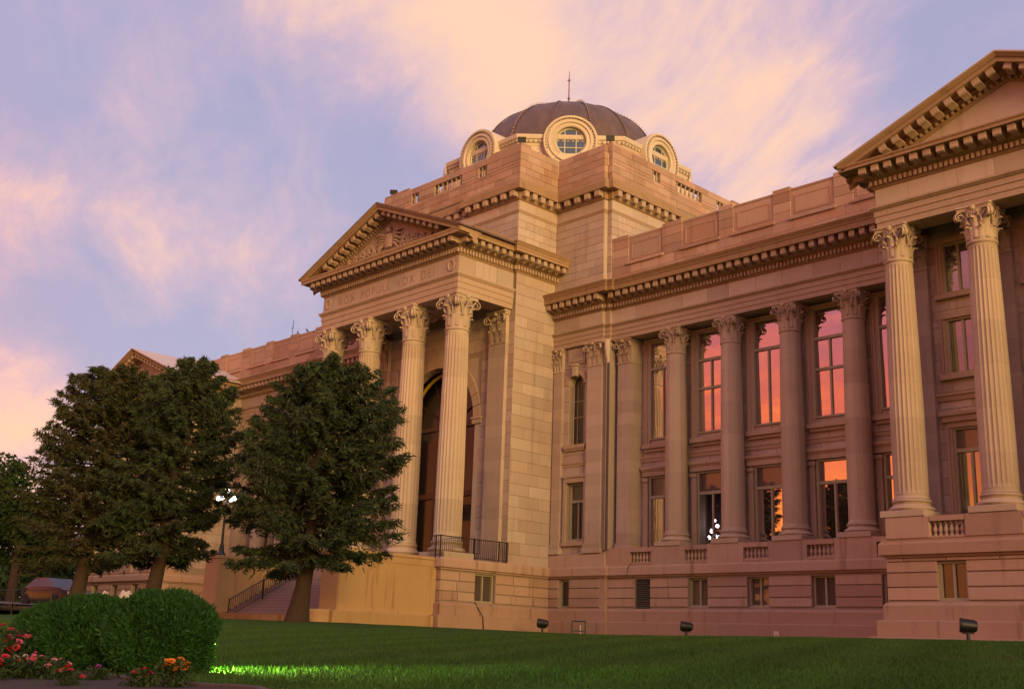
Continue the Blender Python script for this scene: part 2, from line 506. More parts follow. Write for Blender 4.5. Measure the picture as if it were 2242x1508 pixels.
def modillion_mesh(w, d, h):
    b = MB()
    pr = [(0, h), (-d, h), (-d, h*.20), (-d*.90, h*.06), (-d*.62, h*.16), (-d*.35, h*.12), (-d*.12, 0), (0, 0)]
    n = len(pr)
    v = [(-w/2, y, z) for y, z in pr]+[(w/2, y, z) for y, z in pr]
    f = [tuple(range(n)), tuple(range(2*n-1, n-1, -1))]
    for i in range(n):
        j = (i+1) % n; f.append((i, n+i, n+j, j))
    return b.add(v, f)
def run_along(path, closed, off, spacing, end):
    """evenly spaced frames (matrix at z=0, -y outward) on each segment of the offset path"""
    P = [Vector((p[0], p[1])) for p in path]; n = len(P); out = []
    for i in range(n if closed else n-1):
        a, c = P[i], P[(i+1) % n]
        t = (c-a); L = t.length
        t.normalize(); nr = Vector((t.y, -t.x))
        if L < .1: continue
        # extend at convex corners, retract at concave
        def corner(k, d):
            if not closed and (k == 0 or k == n-1): return 0
            p0, p1, p2 = P[k-1], P[k], P[(k+1) % n]
            cr = (p1-p0).cross(p2-p1)
            return off if cr > 0 else -off
        s = -corner(i, 0); e_ = L+corner((i+1) % n, 1)
        s += end; e_ -= end
        if e_-s < 0: continue
        m = max(1, round((e_-s)/spacing))
        ang = math.atan2(t.y, t.x)
        for k in range(m+1):
            q = s+(e_-s)*k/m
            p = a+t*q+nr*off
            out.append(Tm(p.x, p.y, 0, ang))
    return out
def dentils(name, path, closed, off, z0, z1, w, pitch, d, material, parent):
    b = MB()
    for m_ in run_along(path, closed, off, pitch, w*.5):
        b.join(MB().box(-w/2, w/2, -d, .0, z0, z1), m_)
    return b.build(name, material, parent, kind='stuff')
def modillions(path, closed, off, z, w, d, h, spacing, material, parent):
    key = pmesh(('mod', w, d, h, material.name), lambda: modillion_mesh(w, d, h), material)
    for m_ in run_along(path, closed, off, spacing, w*.5+.06):
        piece('modillion', key, parent, m_ @ Matrix.Translation((0, 0, z)))

# ================================================================== COURTHOUSE
COURT = empty('courthouse')
tag(COURT, 'pink sandstone courthouse with columned porticoes and copper dome', 'courthouse')

# ---- columns
def shaft_mesh(r0, r1, z0, z1, fluted):
    b = MB(); nf = 24; H = z1-z0
    per = 4 if fluted else 1
    n = nf*per
    zs = [0, .012, .02, .035] + [.035+.93*i/10 for i in range(1, 11)] + [.978, .985, 1.0]
    v = []
    for t in zs:
        r = r0+(r1-r0)*(max(0, t-.25)/.75)**1.5 if t > .25 else r0
        if t < .012: r *= 1.07
        for i in range(n):
            a = 2*PI*i/n
            rr = r
            if fluted and .03 < t < .975:
                k = i % per
                rr = r*(1-[0, .052, .068, .052][k])
            v.append((rr*math.cos(a), rr*math.sin(a), z0+H*t))
    f = []
    for k in range(len(zs)-1):
        for i in range(n):
            j = (i+1) % n
            f.append((k*n+i, k*n+j, (k+1)*n+j, (k+1)*n+i))
    b.add(v, f)
    # astragal
    b.lathe([(r1*1.0, 0), (r1*1.09, .03), (r1*1.11, .07), (r1*1.09, .11), (r1*1.0, .13)], 32, (0, 0, z1-.12))
    return b
def base_mesh(r, z0, h):
    b = MB(); p = r*1.38
    b.bbox(-p, p, -p, p, z0, z0+h*.34, .015)
    pr = []
    def tor(rc, rr, za, zb):
        for i in range(7):
            a = -PI/2+PI*i/6
            pr.append((rc+rr*math.cos(a), za+(zb-za)*(i/6)))
    tor(r*1.20, r*.16, z0+h*.34, z0+h*.60)
    pr.append((r*1.12, z0+h*.66)); pr.append((r*1.08, z0+h*.72)); pr.append((r*1.12, z0+h*.78))
    tor(r*1.08, r*.09, z0+h*.80, z0+h*.98); pr.append((r, z0+h))
    b.lathe(pr, 36)
    return b
def leaf(b, ang, r, z0, h, w, out, curl):
    """acanthus leaf: curved strip with a raised rib and curled tip"""
    rows = [(0, 0, .80), (.22, .03, .95), (.45, .07, 1.0), (.68, .16, .92), (.85, .42, .74), (.96, .82, .55), (.97, 1.0, .40), (.88, 1.06, .22)]
    v = []
    for t, o, ww in rows:
        rr = r+out*o
        for sgn, dep in ((-1, -.05), (-.5, .01), (0, .035), (.5, .01), (1, -.05)):
            lat = sgn*w*.5*ww
            rad = rr+dep*(.6+o)
            a = ang+lat/r
            v.append((rad*math.cos(a), rad*math.sin(a), z0+h*t))
    f = []
    for k in range(len(rows)-1):
        for i in range(4):
            f.append((k*5+i, k*5+i+1, (k+1)*5+i+1, (k+1)*5+i))
    b.add(v, f)
def scroll(b, c, ax, up_, rad, w, turns=1.6, thick=.045):
    """volute: a ribbon spiral in the plane (ax, up) with width along their normal"""
    ax = Vector(ax).normalized(); up_ = Vector(up_).normalized(); nn = ax.cross(up_)
    n = 18; pts = []
    for i in range(n+1):
        t = i/n; a = PI*.5-t*turns*2*PI; rr = rad*(1-.80*t)
        pts.append(Vector(c)+ax*rr*math.cos(a)+up_*rr*math.sin(a))
    v = []; 
    for i, p in enumerate(pts):
        ctr = Vector(c); d_ = (p-ctr)
        d_ = d_.normalized() if d_.length > 1e-6 else ax
        ww = w*(1+.25*(i/n))
        for o, q in ((thick*.5, -1), (thick*.5, 1), (-thick*.5, 1), (-thick*.5, -1)):
            v.append(p+d_*o+nn*q*ww*.5)
    f = []
    for i in range(n):
        for k in range(4):
            l = (k+1) % 4; f.append((i*4+k, i*4+l, (i+1)*4+l, (i+1)*4+k))
    f.append((0, 1, 2, 3)); b.add(v, f)
def capital_mesh(r, z0, h):
    b = MB()
    b.lathe([(r*.98, 0), (r*.99, h*.3), (r*1.02, h*.55), (r*1.12, h*.74), (r*1.28, h*.86)], 32, (0, 0, z0))
    for i in range(8): leaf(b, i*PI/4+PI/8, r*1.02, z0, h*.40, r*.76, r*.30, 1)
    for i in range(8): leaf(b, i*PI/4, r*1.03, z0+h*.06, h*.62, r*.70, r*.42, 1)
    zv = z0+h*.72
    for i in range(4):
        a = PI/4+i*PI/2; ca, sa = math.cos(a), math.sin(a)
        for s in (-1, 1):
            # caulicole stem rising to the corner scroll
            a2 = a-s*.42
            b.tube([(r*1.08*math.cos(a2), r*1.08*math.sin(a2), z0+h*.45), (r*1.22*math.cos(a-s*.30), r*1.22*math.sin(a-s*.30), z0+h*.66),
                    (r*1.50*math.cos(a-s*.12), r*1.50*math.sin(a-s*.12), z0+h*.82)], [r*.09, r*.08, r*.06], 5)
            cx = (r*1.56*math.cos(a-s*.07), r*1.56*math.sin(a-s*.07), zv)
            scroll(b, cx, (ca, sa, 0), (0, 0, 1), h*.135, r*.16, 1.5, r*.06)
        af = i*PI/2
        for s in (-1, 1):
            t_ = Vector((-math.sin(af), math.cos(af), 0)); o = Vector((math.cos(af), math.sin(af), 0))
            cc = o*(r*1.24)+t_*(s*r*.26)+Vector((0, 0, zv+.02))
            scroll(b, cc, t_*(-s), (0, 0, 1), h*.095, r*.14, 1.4, r*.05)
            b.tube([o*(r*1.1)+t_*(s*r*.55)+Vector((0, 0, z0+h*.5)), o*(r*1.2)+t_*(s*r*.5)+Vector((0, 0, z0+h*.66)), cc+Vector((0, 0, h*.09))], [r*.07, r*.06, r*.05], 5)
    # abacus with concave sides and clipped corners
    def outline(rc, rm):
        pts = []
        for i in range(4):
            a = -PI/4+i*PI/2
            c0 = Vector((math.cos(a), math.sin(a)))*rc; c1 = Vector((math.cos(a+PI/2), math.sin(a+PI/2)))*rc
            mid = Vector((math.cos(a+PI/4), math.sin(a+PI/4)))*rm
            for k in range(7):
                t = .06+.88*k/6
                p = c0*(1-t)**2+(2*mid-(c0+c1)*.5)*2*t*(1-t)+c1*t*t
                pts.append((p.x, p.y))
        return pts
    rows = [(outline(r*1.80, r*1.14), h*.86), (outline(r*1.84, r*1.18), h*.90), (outline(r*1.84, r*1.18), h*.935), (outline(r*1.98, r*1.28), h*.965), (outline(r*1.98, r*1.28), h)]
    n = len(rows[0][0]); v = [(x, y, z0+z) for o, z in rows for x, y in o]
    f = [tuple(range(n-1, -1, -1)), tuple((len(rows)-1)*n+i for i in range(n))]
    for k in range(len(rows)-1):
        for i in range(n):
            j = (i+1) % n; f.append((k*n+i, k*n+j, (k+1)*n+j, (k+1)*n+i))
    b.add(v, f)
    for i in range(4):  # rosettes
        a = i*PI/2
        c = (r*1.26*math.cos(a), r*1.26*math.sin(a), z0+h*.93)
        s = MB().lathe([(0, -.09), (.10, -.06), (.13, 0), (.10, .06), (0, .09)], 10, caps=False)
        b.join(s, Matrix.Translation(c) @ Matrix.Rotation(a, 4, 'Z') @ Matrix.Rotation(PI/2, 4, 'Y') @ Matrix.Scale(r/.6, 4))
    return b
COLKINDS = {}
def column_kind(key, r0, r1, zb, hb, zn, zt, fluted):
    sh = shaft_mesh(r0, r1, zb+hb, zn, fluted).mesh('shaft'); sh.materials.append(ST_COL)
    ba = base_mesh(r0, zb, hb).mesh('base'); ba.materials.append(ST_COL)
    ca = capital_mesh(r1, zn, zt-zn).mesh('capital'); ca.materials.append(ST_COL)
    for me in (sh, ba, ca):
        me.polygons.foreach_set('use_smooth', [True]*len(me.polygons)); me.set_sharp_from_angle(angle=R(40 if me is not sh else 12))
    COLKINDS[key] = (('shaft', sh), ('base', ba), ('capital', ca))
def column(key, x, y, rz=0):
    e = empty('column', COURT, Tm(x, y, 0, rz))
    for nm, me in COLKINDS[key]: link(nm, me, None, e)
    return e
column_kind('portico', .70, .60, 3.32, .88, 15.02, 16.82, True)
column_kind('wing', .56, .475, 4.20, .62, 13.85, 15.09, False)
column_kind('pavilion', .60, .50, 4.18, .66, 13.85, 15.14, True)
# flat pilaster with a flat-fronted capital
def pilaster(fr, u0, u1, z0, zn, zt, d, parent, name='pilaster'):
    w = u1-u0; c = (u0+u1)/2
    b = MB().box(u0, u1, -d, 0, z0+.5, zn)
    b.bbox(u0-.12, u1+.12, -d-.12, 0, z0, z0+.22, .01); b.box(u0-.08, u1+.08, -d-.08, 0, z0+.22, z0+.40); b.box(u0-.04, u1+.04, -d-.05, 0, z0+.40, z0+.5)
    o = b.build(name, ST_PIL, parent, mtx=fr)
    k = MB(); h = zt-zn
    k.box(u0, u1, -d, 0, zn, zn+h*.88)
    k.box(u0-.03, u1+.03, -d-.04, 0, zn-.06, zn+.02)
    nl = 3
    for row, (zz, hh, nn) in enumerate(((0, .40, 3), (.10, .55, 2))):
        for i in range(nn):
            uc = c+(i-(nn-1)/2)*w/nn*(1.0 if row == 0 else .9)
            lw = w/nn*.9
            rows = [(0, .01, .8), (.4, .05, 1), (.75, .10, .9), (.95, .20, .6), (.96, .25, .4), (.86, .26, .2)]
            v = []
            for t, oo, ww in rows:
                for s, dep in ((-1, 0), (0, .035), (1, 0)): v.append((uc+s*lw*.5*ww, -d-oo-dep, zn+h*(zz+hh*t)))
            f = []
            for q in range(len(rows)-1):
                for s in range(2): f.append((q*3+s, q*3+s+1, (q+1)*3+s+1, (q+1)*3+s))
            k.add(v, f)
    for s in (-1, 1):
        scroll(k, (c+s*w*.50, -d-.16, zn+h*.72), (s*.8, -.6, 0), (0, 0, 1), h*.13, .10, 1.4, .03)
        scroll(k, (c+s*w*.17, -d-.13, zn+h*.74), (-s, 0, 0), (0, 0, 1), h*.09, .09, 1.3, .028)
        k.tube([(c+s*w*.25, -d-.06, zn+h*.45), (c+s*w*.30, -d-.12, zn+h*.66), (c+s*w*.46, -d-.18, zn+h*.84)], [.05, .045, .035], 5)
    k.box(u0-.06, u1+.06, -d-.14, 0, zn+h*.87, zn+h*.93); k.bbox(u0-.11, u1+.11, -d-.22, 0, zn+h*.93, zn+h, .01)
    k.box(c-.07, c+.07, -d-.27, -d-.1, zn+h*.85, zn+h*.99)
    autosmooth(k.build('capital', ST_COL, o), 40)
    return o

# ---- windows
def window(fr, uc, z0, z1, w, depth, transom=None, rail=None, mull=True, up_mat=None, lo_mat=None, arch=False, mull_top=False):
    """painted timber window set 'depth' behind the frame plane: frame mesh with panes, mullion, sill as children"""
    a, b_, fw = uc-w/2, uc+w/2, .085
    y = depth
    fb = MB()
    fb.box(a, a+fw, y-.10, y+.06, z0, z1); fb.box(b_-fw, b_, y-.10, y+.06, z0, z1)
    fb.box(a+fw, b_-fw, y-.10, y+.06, z0, z0+fw); fb.box(a+fw, b_-fw, y-.10, y+.06, z1-fw, z1)
    wn = fb.build('window', FRAME, COURT, mtx=fr)
    ia, ib = a+fw, b_-fw
    def bar(nm, x0, x1, za, zb, d=.055):
        MB().box(x0, x1, y-d, y+.045, za, zb).build(nm, FRAME, wn)
    def pane(x0, x1, za, zb, m_):
        MB().quad((x0, y+.02, za), (x1, y+.02, za), (x1, y+.02, zb), (x0, y+.02, zb)).build('pane', m_, wn)
    up_mat = up_mat or GLASS; lo_mat = lo_mat or GLASS
    zt = z1-fw; zb = z0+fw
    if transom:
        bar('transom', ia, ib, transom-.07, transom+.07, .08)
        if mull_top:
            bar('mullion', uc-.04, uc+.04, transom+.07, zt)
            pane(ia, uc-.04, transom+.07, zt, up_mat); pane(uc+.04, ib, transom+.07, zt, up_mat)
        else: pane(ia, ib, transom+.07, zt, up_mat)
        zt = transom-.07
    spans = [(zb, zt)]
    if rail:
        bar('meeting_rail', ia, ib, rail-.06, rail+.06, .07); spans = [(zb, rail-.06), (rail+.06, zt)]
    for s0, s1 in spans:
        if mull:
            bar('mullion', uc-.045, uc+.045, s0, s1)
            pane(ia, uc-.045, s0, s1, lo_mat); pane(uc+.045, ib, s0, s1, lo_mat)
        else: pane(ia, ib, s0, s1, lo_mat)
    return wn

# ---- balusters
def baluster_mesh(h, r):
    p = [(r*.95, 0), (r*.95, h*.10), (r*.5, h*.14), (r*.62, h*.20), (r*.98, h*.36), (r*.95, h*.46), (r*.55, h*.68), (r*.48, h*.80), (r*.75, h*.86), (r*.95, h*.90), (r*.95, h)]
    return MB().lathe(p, 10)
def balusters(fr, u0, u1, z0, z1, n, y, parent):
    h = round(z1-z0, 3); r = .085
    key = pmesh(('bal', h), lambda: baluster_mesh(h, r), ST_TRIM)
    for i in range(n):
        piece('baluster', key, parent, fr @ Matrix.Translation((u0+(u1-u0)*(i+.5)/n, y, z0)))

# ---- entablature profiles, (outward, z)
def prof_arch(z0, z1, d=-.5):
    h = z1-z0
    return [(d, z0), (0, z0), (0, z0+h*.26), (.035, z0+h*.27), (.035, z0+h*.54), (.07, z0+h*.55), (.07, z0+h*.80), (.12, z0+h*.83), (.17, z0+h*.90), (.20, z0+h*.91), (.20, z1), (d, z1)]
def prof_cornice(zf, zd0, zd1, zm0, zc, zt, p, d=-.4, cyma=True):
    """bed mould, dentil band, modillion band, corona, cyma"""
    q = p*.34
    pr = [(d, zf), (.0, zf), (.05, zf+(zd0-zf)*.4), (.10, zd0), (.11, zd0), (.11, zd1), (.16, zd1+.02), (.24, zm0-.02), (q, zm0), (q, zc-.01), (p*.92, zc-.005), (p*.92, zc-.03), (p, zc-.03), (p, zc+(zt-zc)*.42)]
    if cyma: pr += [(p+.03, zc+(zt-zc)*.48), (p+.05, zc+(zt-zc)*.62), (p+.12, zc+(zt-zc)*.84), (p+.15, zt-.03), (p+.15, zt)]
    else: pr += [(p+.04, zc+(zt-zc)*.7), (p+.04, zt)]
    return pr+[(d, zt+.12)]
def entab(path, za, zb, zf, zd0, zd1, zm0, zc, zt, p, msp, mw, closed=False, fb=True, cyma=True, arch=True, name='', dw=.10, dp=.20, frz=True, md=None):
    if arch: sweep('architrave', path, prof_arch(za, zb), ST_TRIM, COURT, closed)
    if frz: sweep('frieze', path, [(-.4, zb), (-.028, zb), (-.028, zf), (-.4, zf)], JOINT, COURT, closed)
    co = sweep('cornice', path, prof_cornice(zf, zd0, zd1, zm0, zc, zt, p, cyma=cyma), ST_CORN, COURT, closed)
    q = p*.34
    if zd1 > zd0: dentils('dentils', path, closed, .11, zd0+.01, zd1-.02, dw, dp, .11, ST_TRIM, co)
    modillions(path, closed, q, zm0+.02, mw, (p*.92-q)*.93, zc-zm0-.04, msp, ST_TRIM, co)
    if fb and frz:
        P = path+[path[0]] if closed else path
        for i in range(len(P)-1):
            a, c = Vector(P[i]), Vector(P[i+1]); L = (c-a).length
            if L < .1: continue
            ang = math.atan2((c-a).y, (c-a).x)
            ashlar(F(a.x, a.y, ang), COURT, 0, L, zb, zf, zf-zb, 1.5, ST_WALL, kind='frieze_block', t=.028, seed=i)
            # the stones' back plane is the frieze plane minus their thickness
    return co
def shiftF(fr, d): return fr @ Matrix.Translation((0, d, 0))

# =================================================== central block and tower
X1, YA, YB, X2 = 6.22, -10.24, -7.2, 10.08
OUT_T = .03
fA = F(0, YA)
# core masses (set back behind the ashlar)
core = MB()
core.box(-X1+.05, X1-.05, YA+2.2, 9, 0, 25.4)
core.box(-X2+.05, X2-.05, YB+.6, 7.0, 15.5, 25.4)
core.build('core_wall', JOINT, COURT)
# front wall behind the portico, with the great arched doorway and two side doors
AW = 3.35; ASPR = 11.2
wall('wall', shiftF(fA, OUT_T), -X1, X1, 3.3, 22.4, [(-AW, AW, 3.3, ASPR+AW)], 1.2, JOINT, COURT)
pw = COURT
def inwall(z0=3.3): pass
ashlar(shiftF(fA, OUT_T), COURT, -X1, X1, 3.3, 16.8, .60, 1.35, ST_WALL, [(-AW-.35, AW+.35, 3.3, ASPR+AW+.3)], seed=1)
# arch surround: voussoirs as single stones, filling the square head
def voussoir_arch(fr, uc, zs, r0, r1, n, y0, y1, parent, material, kind='voussoir'):
    for i in range(n):
        a0, a1 = PI*i/n+.006, PI*(i+1)/n-.006
        b = MB()
        pts = [(uc+r*math.cos(a), zs+r*math.sin(a)) for r, a in ((r0, a0), (r1, a0), (r1, (a0+a1)/2), (r1, a1), (r0, a1), (r0, (a0+a1)/2))]
        b.prism(pts, y0, y1).build(kind, material, parent, mtx=fr)
av = empty('doorway_arch', COURT, fA)
voussoir_arch(None, 0, ASPR, AW-.12, AW+.42, 17, -.06, .5, av, ST_TRIM)
# spandrels closing the square head of the opening
sp = MB()
for s in (-1, 1):
    pts = [(s*(AW+.02), ASPR)]+[(s*(AW)*math.cos(PI/2*i/8), ASPR+AW*math.sin(PI/2*i/8)) for i in range(9)]+[(s*(AW+.02), ASPR+AW+.02)]
    if s > 0: pts = pts[::-1]
    sp.prism(pts, .02, .6)
sp.box(-AW-.36, -AW, .0, .6, 3.3, ASPR); sp.box(AW, AW+.36, .0, .6, 3.3, ASPR)
sp.build('spandrel', ST_WALL, av)
for s in (-1, 1):
    x0, x1 = (AW-.15, AW+.55) if s > 0 else (-AW-.55, -AW+.15)
    imp = MB(); imp.box(x0, x1, -.10, .55, ASPR-.35, ASPR-.1); imp.box(x0-.05, x1+.05, -.16, .55, ASPR-.1, ASPR)
    imp.build('impost', ST_TRIM, av)
# glazed screen and doors in the arch
scr = MB()
yS = 1.15
for u in (-AW, -1.15, 1.05, AW-.12): scr.box(u, u+.12, yS-.1, yS+.1, 3.3, ASPR)
scr.box(-AW, AW, yS-.12, yS+.12, 7.2, 7.5); scr.box(-AW, AW, yS-.12, yS+.12, ASPR-.1, ASPR+.12)
for i in range(1, 6):
    a = PI*i/6; scr.tube([(0, yS, ASPR), (AW*math.cos(a), yS, ASPR+AW*math.sin(a))], .05, 4)
so = scr.build('doorway_screen', plain('bronze', (.10, .06, .035), .4, .5), COURT, mtx=fA)
for (u0, u1, z0, z1) in ((-AW+.1, -1.1, 3.35, 7.2), (-1.0, 1.05, 3.35, 7.2), (1.15, AW-.1, 3.35, 7.2), (-AW+.1, -1.1, 7.5, ASPR-.1), (-1.0, 1.05, 7.5, ASPR-.1), (1.15, AW-.1, 7.5, ASPR-.1)):
    MB().quad((u0, yS+.03, z0), (u1, yS+.03, z0), (u1, yS+.03, z1), (u0, yS+.03, z1)).build('pane', GLASS_DOOR, so)
fan = [(AW*math.cos(PI*i/16), ASPR+AW*math.sin(PI*i/16)) for i in range(17)]
MB().add([(x, yS+.04, z) for x, z in fan], [tuple(range(17))]).build('pane', GLASS_DOOR, so)
yr = MB()
yr.tube([((AW-.25)*math.cos(PI*i/24), yS-.35, ASPR+(AW-.25)*math.sin(PI*i/24)) for i in range(25)], .10, 6)
yr.build('lit_arch_rim', plain('lit_rim_yellow', (.55, .36, .03), .5), so)  # yellow colour stands in for warm light along the arch rim
# antae on the front wall
for s in (-1, 1):
    pilaster(fA, *sorted((s*4.45, s*5.75)), 3.32, 15.02, 16.80, .22, COURT)
# hanging banner under the doorway lintel
bn = empty('banner', None, Tm(-2.4, -12.0, 6.3))
MB().box(-1.3, 1.3, -.02, .02, 0, .9).build('cloth', WHITE, bn)
MB().box(-1.2, -.7, -.03, -.02, .12, .78).build('emblem', plain('red_cloth', (.45, .03, .04), .7), bn)
MB().tube([(-1.4, 0, .92), (1.4, 0, .92)], .03, 6).build('rod', IRON, bn)
tag(bn, 'white banner with a red patch hung between the portico columns', 'banner')
# side faces of the front bay (the tall sunlit return wall)
for s in (1, -1):
    fr = F(X1, YA, PI/2) if s > 0 else F(-X1, YB, -PI/2)
    L = YB-YA
    wall('wall', shiftF(fr, OUT_T), 0, L, 3.2, 25.3, [], .3, JOINT, COURT)
    ashlar(shiftF(fr, OUT_T), COURT, 0, L, 3.2, 18.9, .60, 1.5, ST_WALL, seed=2+s)
    ashlar(shiftF(fr, OUT_T), COURT, 0, L, 20.2, 22.4, .42, 1.1, ST_WALL, seed=4+s)
# portico entablature (front and sides), dying into the B wall
PXL, PXR, PYF = -6.14, 5.98, -14.20
ppath = [(PXL, YA), (PXL, PYF), (PXR, PYF), (PXR, YA)]
zA = dict(za=16.82, zb=17.92, zf=18.86, zd0=18.98, zd1=19.24, zm0=19.34, zc=19.70, zt=19.95)
beam = MB()
beam.box(PXL+.06, PXR-.06, PYF+.06, PYF+1.2, 16.84, 19.6); beam.box(PXL+.06, PXL+1.2, PYF+1.2, YA, 16.84, 19.6); beam.box(PXR-1.2, PXR-.06, PYF+1.2, YA, 16.84, 19.6)
beam.box(PXL+1.2, PXR-1.2, PYF+1.2, YA, 17.3, 17.5)
beam.build('portico_ceiling', ST_TRIM, COURT)
sweep('architrave', ppath, prof_arch(16.82, 17.92, -.7), ST_TRIM, COURT)
sweep('frieze', ppath, [(-.4, 17.92), (-.028, 17.92), (-.028, 18.86), (-.4, 18.86)], JOINT, COURT)
cpath = [(-X1, YB), (-X1, YA), (PXL, YA), (PXL, PYF), (PXR, PYF), (PXR, YA), (X1, YA), (X1, YB)]
PP = .98
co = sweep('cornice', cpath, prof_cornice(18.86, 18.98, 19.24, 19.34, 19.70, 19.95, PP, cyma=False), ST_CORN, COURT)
dentils('dentils', cpath, False, .11, 18.99, 19.22, .11, .22, .12, ST_TRIM, co)
modillions(cpath, False, PP*.34, 19.36, .27, .52, .31, .53, ST_TRIM, co)
# side gutters (cyma) on the flanks
for pth in ([(PXR, PYF-.02), (PXR, YA), (X1, YA), (X1, YB)], [(-X1, YB), (-X1, YA), (PXL, YA), (PXL, PYF-.02)]):
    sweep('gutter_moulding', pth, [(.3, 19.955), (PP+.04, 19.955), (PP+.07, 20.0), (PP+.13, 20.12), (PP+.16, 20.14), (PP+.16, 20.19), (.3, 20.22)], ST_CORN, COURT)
ashlar(F(0, PYF), COURT, PXL, PXR, 17.92, 18.86, 1, 1.55, ST_WALL, kind='frieze_block', t=.028, seed=3)
ashlar(F(PXR, PYF, PI/2), COURT, 0, YA-PYF, 17.92, 18.86, 1, 1.3, ST_WALL, kind='frieze_block', t=.028, seed=5)
# inscription and wreaths on the frieze
def letters(txt, xc, z, size, y):
    cu = bpy.data.curves.new('inscription', 'FONT'); cu.body = txt; cu.size = size; cu.extrude = .012; cu.align_x = 'CENTER'; cu.space_character = 1.25
    tmp = bpy.data.objects.new('tmp', cu); COL.objects.link(tmp)
    dg = bpy.context.evaluated_depsgraph_get(); me = bpy.data.meshes.new_from_object(tmp.evaluated_get(dg))
    bpy.data.objects.remove(tmp)
    o = link('inscription', me, plain('dark_letter_stone', (.345, .235, .175), .9), COURT, mtx=Matrix.Translation((xc, y, z)) @ Matrix.Rotation(PI/2, 4, 'X'))  # letters slightly darker than the frieze stone
    return o
for t_, x_ in (('VOX', -3.75), ('POPULI', -1.15), ('VOX', 1.65), ('DEI', 3.55)): letters(t_, x_, 18.13, .66, PYF-.032)
for x_ in (PXL+.55, PXR-.55):
    w_ = MB()
    for i in range(14):
        a = 2*PI*i/14
        s_ = MB().lathe([(0, -.09), (.05, 0), (0, .09)], 6, caps=False)
        w_.join(s_, Matrix.Translation((.24*math.cos(a), 0, .27*math.sin(a))) @ Matrix.Rotation(-a+.5, 4, 'Y'))
    w_.tube([(.24*math.cos(2*PI*i/20), 0, .27*math.sin(2*PI*i/20)) for i in range(21)], .04, 5)
    autosmooth(w_.build('wreath', ST_TRIM, COURT, mtx=Matrix.Translation((x_, PYF-.05, 18.39))))

